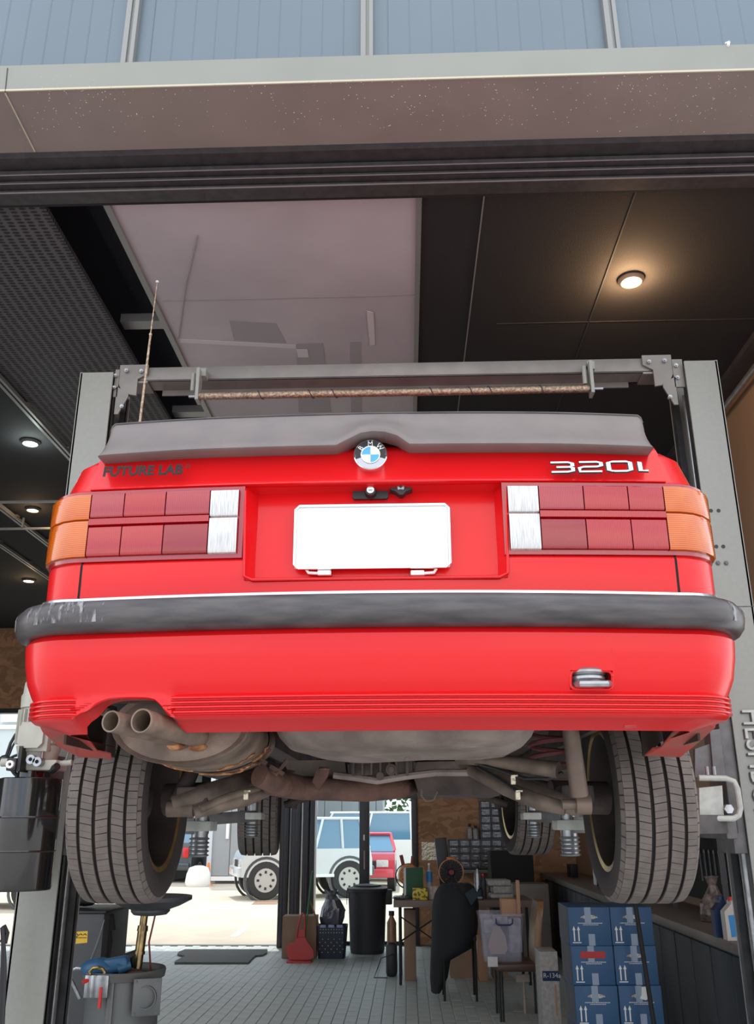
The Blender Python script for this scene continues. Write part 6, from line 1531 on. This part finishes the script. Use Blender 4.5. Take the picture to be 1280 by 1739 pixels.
# ================================================================ YARD BEHIND
G = -.03
bY0 = 28.6
def px2x(px, Y, py=1480): return at(px, py, Y).x
bd_ = thing('site_cabin', 'long grey panelled cabin across the yard with a white base strip', 'building', (px2x(480, bY0), bY0, G))
xa, xb = px2x(357, bY0), px2x(494, bY0)
zlo = zy(1494, bY0)
MB().bx(xa, xb, bY0+.05, bY0+3, zlo, 7.5).build('wall', M['siding'], bd_)
x = xa; pwid = .56
while x < xb-.1:
    MB().bx(x+.012, min(x+pwid, xb)-.012, bY0, bY0+.06, zlo+.12, 7.4).build('siding_panel', M['siding'], bd_, smooth=False); x += pwid
MB().bx(xa-.05, xb, bY0-.06, bY0+.05, zlo-.02, zlo+.10).build('base_strip', M['white'], bd_)
MB().bx(xa-.12, xa+.02, bY0-.06, bY0+.1, zlo, 7.5).build('corner_post', M['silver'], bd_)
MB().bx(xa+.1, xb, bY0+.3, bY0+2.8, G, zlo).build('base_skirt', M['bookw'], bd_)
hx_ = px2x(381, bY0); MB().bx(hx_, hx_+.09, bY0-.08, bY0, zy(1424, bY0), zy(1398, bY0), .01).build('door_handle', M['white'], bd_)
lf = thing('pale_building', 'pale blue grey building across the yard on the left, with an open bay', 'building', (px2x(100, 30), 30, G))
x1_ = px2x(292, 30)
MB().bx(-22, x1_, 30.05, 34, G, 7).build('wall', M['sidingl'], lf)
MB().bx(x1_, px2x(357, 30), 33.5, 34, G, 7).bx(x1_, px2x(357, 30), 30, 34, 3.4, 7).build('bay_back', M['blackmatte'], lf)
x = -22
while x < x1_-.5:
    MB().bx(x+.015, x+1.28, 30.0, 30.06, G, 7).build('wall_panel', M['sidingl'], lf, smooth=False); x += 1.3
MB().bx(-22, x1_, 29.9, 30.0, zy(1234, 29.9), zy(1227, 29.9)).build('white_rail', M['white'], lf)
MB().bx(-13.6, px2x(4, 29.9), 29.88, 30.0, zy(1222, 29.9), zy(1205, 29.9)).build('window_frame', M['white'], lf)
fb = thing('rear_cabin', 'grey panelled wall showing above the white van', 'building', (px2x(570, 32.5), 32.5, G))
xa2, xb2 = px2x(490, 32.5), px2x(650, 32.5)
MB().bx(xa2, xb2, 32.56, 36, G, 6.5).build('wall', M['siding'], fb)
x = xa2
while x < xb2-.1: MB().bx(x+.012, min(x+.6, xb2)-.012, 32.5, 32.57, G, 6.4).build('siding_panel', M['siding'], fb, smooth=False); x += .6
# cars
def vehicle(name, lab, loc, rz, L, W, body, glassz, paint, wheel_r=.34, cut=(.2, .85), sill=.35, mir=True, front=.95):
    t = thing(name, lab, 'car', loc)
    H = body; hb = glassz; x0_, x1_ = -L/2, L/2
    low = [(x0_, sill), (x1_, sill), (x1_, hb*.78), (x1_-.08, hb*front), (x0_+L*cut[1]+.15, hb), (x0_+.05, hb), (x0_, hb*.8)]
    nm = MB()
    nm.poly([(a, -W/2, b) for a, b in low], (0, W, 0))
    b_ = nm.build('body_shell', M[paint], t_off(t))
    b_.parent = t
    a0, a1 = x0_+L*cut[0], x0_+L*cut[1]
    up = MB().grid([[Vector(p) for p in ((x0_+.06 if cut[0] < .05 else a0-.15, -W/2+.04, hb), (a1+.25, -W/2+.04, hb), (a1+.25, W/2-.04, hb), (x0_+.06 if cut[0] < .05 else a0-.15, W/2-.04, hb))], [Vector(p) for p in ((a0+.12, -W/2+.16, H-.05), (a1-.2, -W/2+.16, H-.05), (a1-.2, W/2-.16, H-.05), (a0+.12, W/2-.16, H-.05))]], True)
    add(t, up, 'window_glass', M['autoglass'], smooth=False)
    add(t, MB().bx(a0+.05, a1-.12, -W/2+.13, W/2-.13, H-.07, H, .03, 3), 'roof', M[paint])
    for s_ in (-1, 1):
        for f in (0, .33, .66, 1):
            xl = a0-.10+(a1+.20-a0+.10)*f; xu = a0+.14+(a1-.24-a0-.12)*f
            add(t, MB().tube([(xl, s_*(W/2-.035), hb), (xu, s_*(W/2-.15), H-.04)], .035, 6), 'pillar', M[paint])
    for xx in (x0_+L*.18, x1_-L*.18):
        for s_ in (-1, 1):
            MR = Matrix.Rotation(R(90), 3, 'X')
            wl = add(t, MB().lathe([(wheel_r*.62, -.11), (wheel_r*.95, -.11), (wheel_r, -.08), (wheel_r, .08), (wheel_r*.95, .11), (wheel_r*.62, .11)], (xx, s_*(W/2-.10), wheel_r), MR, 28, True), 'tyre', M['cartyre'])
            r2 = add(t, MB().lathe([(0, -.10), (wheel_r*.62, -.105), (wheel_r*.62, .105), (0, .10)], (xx, s_*(W/2-.10), wheel_r), MR, 20), 'alloy_wheel', M['wheelrim'])
            sp = MB()
            for k in range(8): a = k*.785; sp.box((xx+wheel_r*.42*math.cos(a), s_*(W/2+.008), wheel_r+wheel_r*.42*math.sin(a)), (.06, .01, .05), Matrix.Rotation(-a, 4, 'Y'))
            add(r2, sp, 'rim_slot', M['cartyre'], kind='stuff')
            add(t, MB().lathe([(wheel_r*1.08, -.02), (wheel_r*1.22, -.02), (wheel_r*1.22, .01), (wheel_r*1.08, .01)], (xx, s_*(W/2-.01), wheel_r), MR, 28, True), 'wheel_arch', M['cardark'])
    add(t, MB().bx(x1_-.05, x1_+.10, -W/2+.05, W/2-.05, sill, sill+.22, .04, 2), 'front_bumper', M['silver' if paint != 'carred' else 'carred'])
    add(t, MB().bx(x0_-.08, x0_+.05, -W/2+.05, W/2-.05, sill, sill+.22, .04, 2), 'rear_bumper', M['cardark'])
    for s_ in (-1, 1):
        add(t, MB().bx(x1_-.03, x1_+.03, s_*(W/2-.33)-.16, s_*(W/2-.33)+.16, hb*.62, hb*.80, .02, 2), 'headlamp', M['lensclear'])
        add(t, MB().bx(x0_-.03, x0_+.03, s_*(W/2-.2)-.10, s_*(W/2-.2)+.10, hb*.62, hb*.88, .02, 2), 'rear_lamp', M['redlamp'])
    add(t, MB().bx(x1_, x1_+.03, -W/2+.5, W/2-.5, hb*.58, hb*.78, .01), 'grille', M['blackmatte'])
    for s_ in (-1, 1): add(t, MB().bx(x0_+L*.3, x1_-L*.3, s_*W/2-.01, s_*W/2+.03*s_, sill-.02, sill+.05), 'side_step', M['white'])
    t.rotation_euler.z = rz
    return t
def t_off(t): return None
def add(t, mb, name, m, **k):
    o = mb.build(name, m, None, base=(0, 0, 0), **k); o.parent = t; return o
# rebuild body_shell relative to its empty
_old = MB.build
def _b(s, name, mat_, parent=None, base=None, **k):
    if name == 'body_shell': base = (0, 0, 0)
    return _old(s, name, mat_, parent, base, **k)
MB.build = _b
vehicle('jeep', 'silver and black off-road car with a big front wheel behind the folded doors', (px2x(507, 23.0), 23.6, G), R(198), 3.2, 1.6, 1.85, 1.12, 'silver', .43, (.05, .60), .5)
vehicle('hatchback', 'crimson red hatchback seen through the rear glass', (px2x(622, 26.2), 26.4, G), R(-90), 3.3, 1.6, 1.46, .98, 'carred', .31, (.08, .70))
vehicle('van', 'white van with blue tinted windows behind the red hatchback', (px2x(642, 29), 29.6-1.6, G), R(180), 4.9, 1.8, 2.06, 1.22, 'carwhite', .34, (.02, .84))
bpy.data.objects['van'].location.y = 30.6-2.2+1.3
vehicle('suv', 'dark sport utility car parked in the open bay with a red tail lamp', (px2x(316, 31.0), 31.1, G), R(82), 4.0, 1.8, 1.75, 1.15, 'cardark', .36, (.04, .70))
vehicle('silver_van', 'silver van at the far left edge beyond the lift power unit', (px2x(-55, 20.5), 21.0, G), R(180), 4.8, 1.8, 2.5, 1.45, 'silver', .36, (.02, .86))
# cabin must not cut the van: the cabin face stays behind
bpy.data.objects['van'].location.y = 30.3
bpy.data.objects['hatchback'].location.y = 26.7
sk = MB(); sx_ = px2x(338, 27.4)
rows = []
for f, z in ((.9, G), (1.05, G+.1), (1.0, G+.35), (.75, G+.50), (.3, G+.56)):
    rows.append([Vector((sx_+.36*f*math.cos(k*.4488)*random.uniform(.9, 1.1), 27.4+.25*f*math.sin(k*.4488), z)) for k in range(14)])
m_ = MB().grid(rows, True); m_.f.append([56+i for i in range(14)])
m_.build('rubbish_sack', M['white'], label='white rubbish sack on the yard in front of the dark bay', cat='sack')
MB().lathe([(0, 0), (.16, 0), (.15, .03), (.10, .05), (.03, .62), (0, .62)], (px2x(353.5, 27.9), 27.9, G), n=18).build('traffic_cone', M['orange'], label='orange cone standing just behind the white sack', cat='cone')
pl = [atz(x, y, G+.002) for x, y in ((390, 1591), (403, 1591), (426, 1573), (414, 1573))]
MB().poly(pl, (0, 0, .004)).build('painted_line', M['white'], label='white painted parking line on the yard', cat='road marking', smooth=False)
pl = [atz(x, y, G+.002) for x, y in ((427, 1536), (470, 1536), (473, 1530), (434, 1530))]
MB().poly(pl, (0, 0, .004)).build('drain_cover', M['card'], label='rusty brown drain cover on the yard in front of the jeep wheel', cat='drain cover', smooth=False)
# trees beyond the cabin
for k, (px, Y, h) in enumerate(((672, 38, 4.2), (800, 38.5, 3.9), (930, 40, 4.5))):
    x = px2x(px, Y); t = thing('tree', ['leafy green tree showing above the parked van at the pane edge', 'green tree right of the one at the pane edge', 'rightmost green tree behind the strand board wall'][k], 'tree', (x, Y, G), 'trees beyond the yard')
    MB().cyl((x, Y, G), (x, Y, h*.5), .14, .09, n=10).build('trunk', M['rust'], t)
    cr = MB(); random.seed(20+k)
    for j in range(420):
        v = Vector((random.gauss(0, 1), random.gauss(0, 1), random.gauss(0, 1))).normalized()*random.uniform(.7, 1.0)
        c = Vector((x+v.x*1.3, Y+v.y*1.1, h*.65+v.z*h*.36)); a = Vector((random.uniform(-1, 1), random.uniform(-1, 1), random.uniform(-1, 1))).normalized()*.16; b = a.cross(Vector((.3, .5, .8))).normalized()*.10
        cr.add([c-a, c+b, c+a, c-b], [[0, 1, 2, 3]])
    cr.build('foliage', M['leaf'], t, kind='stuff', smooth=False)
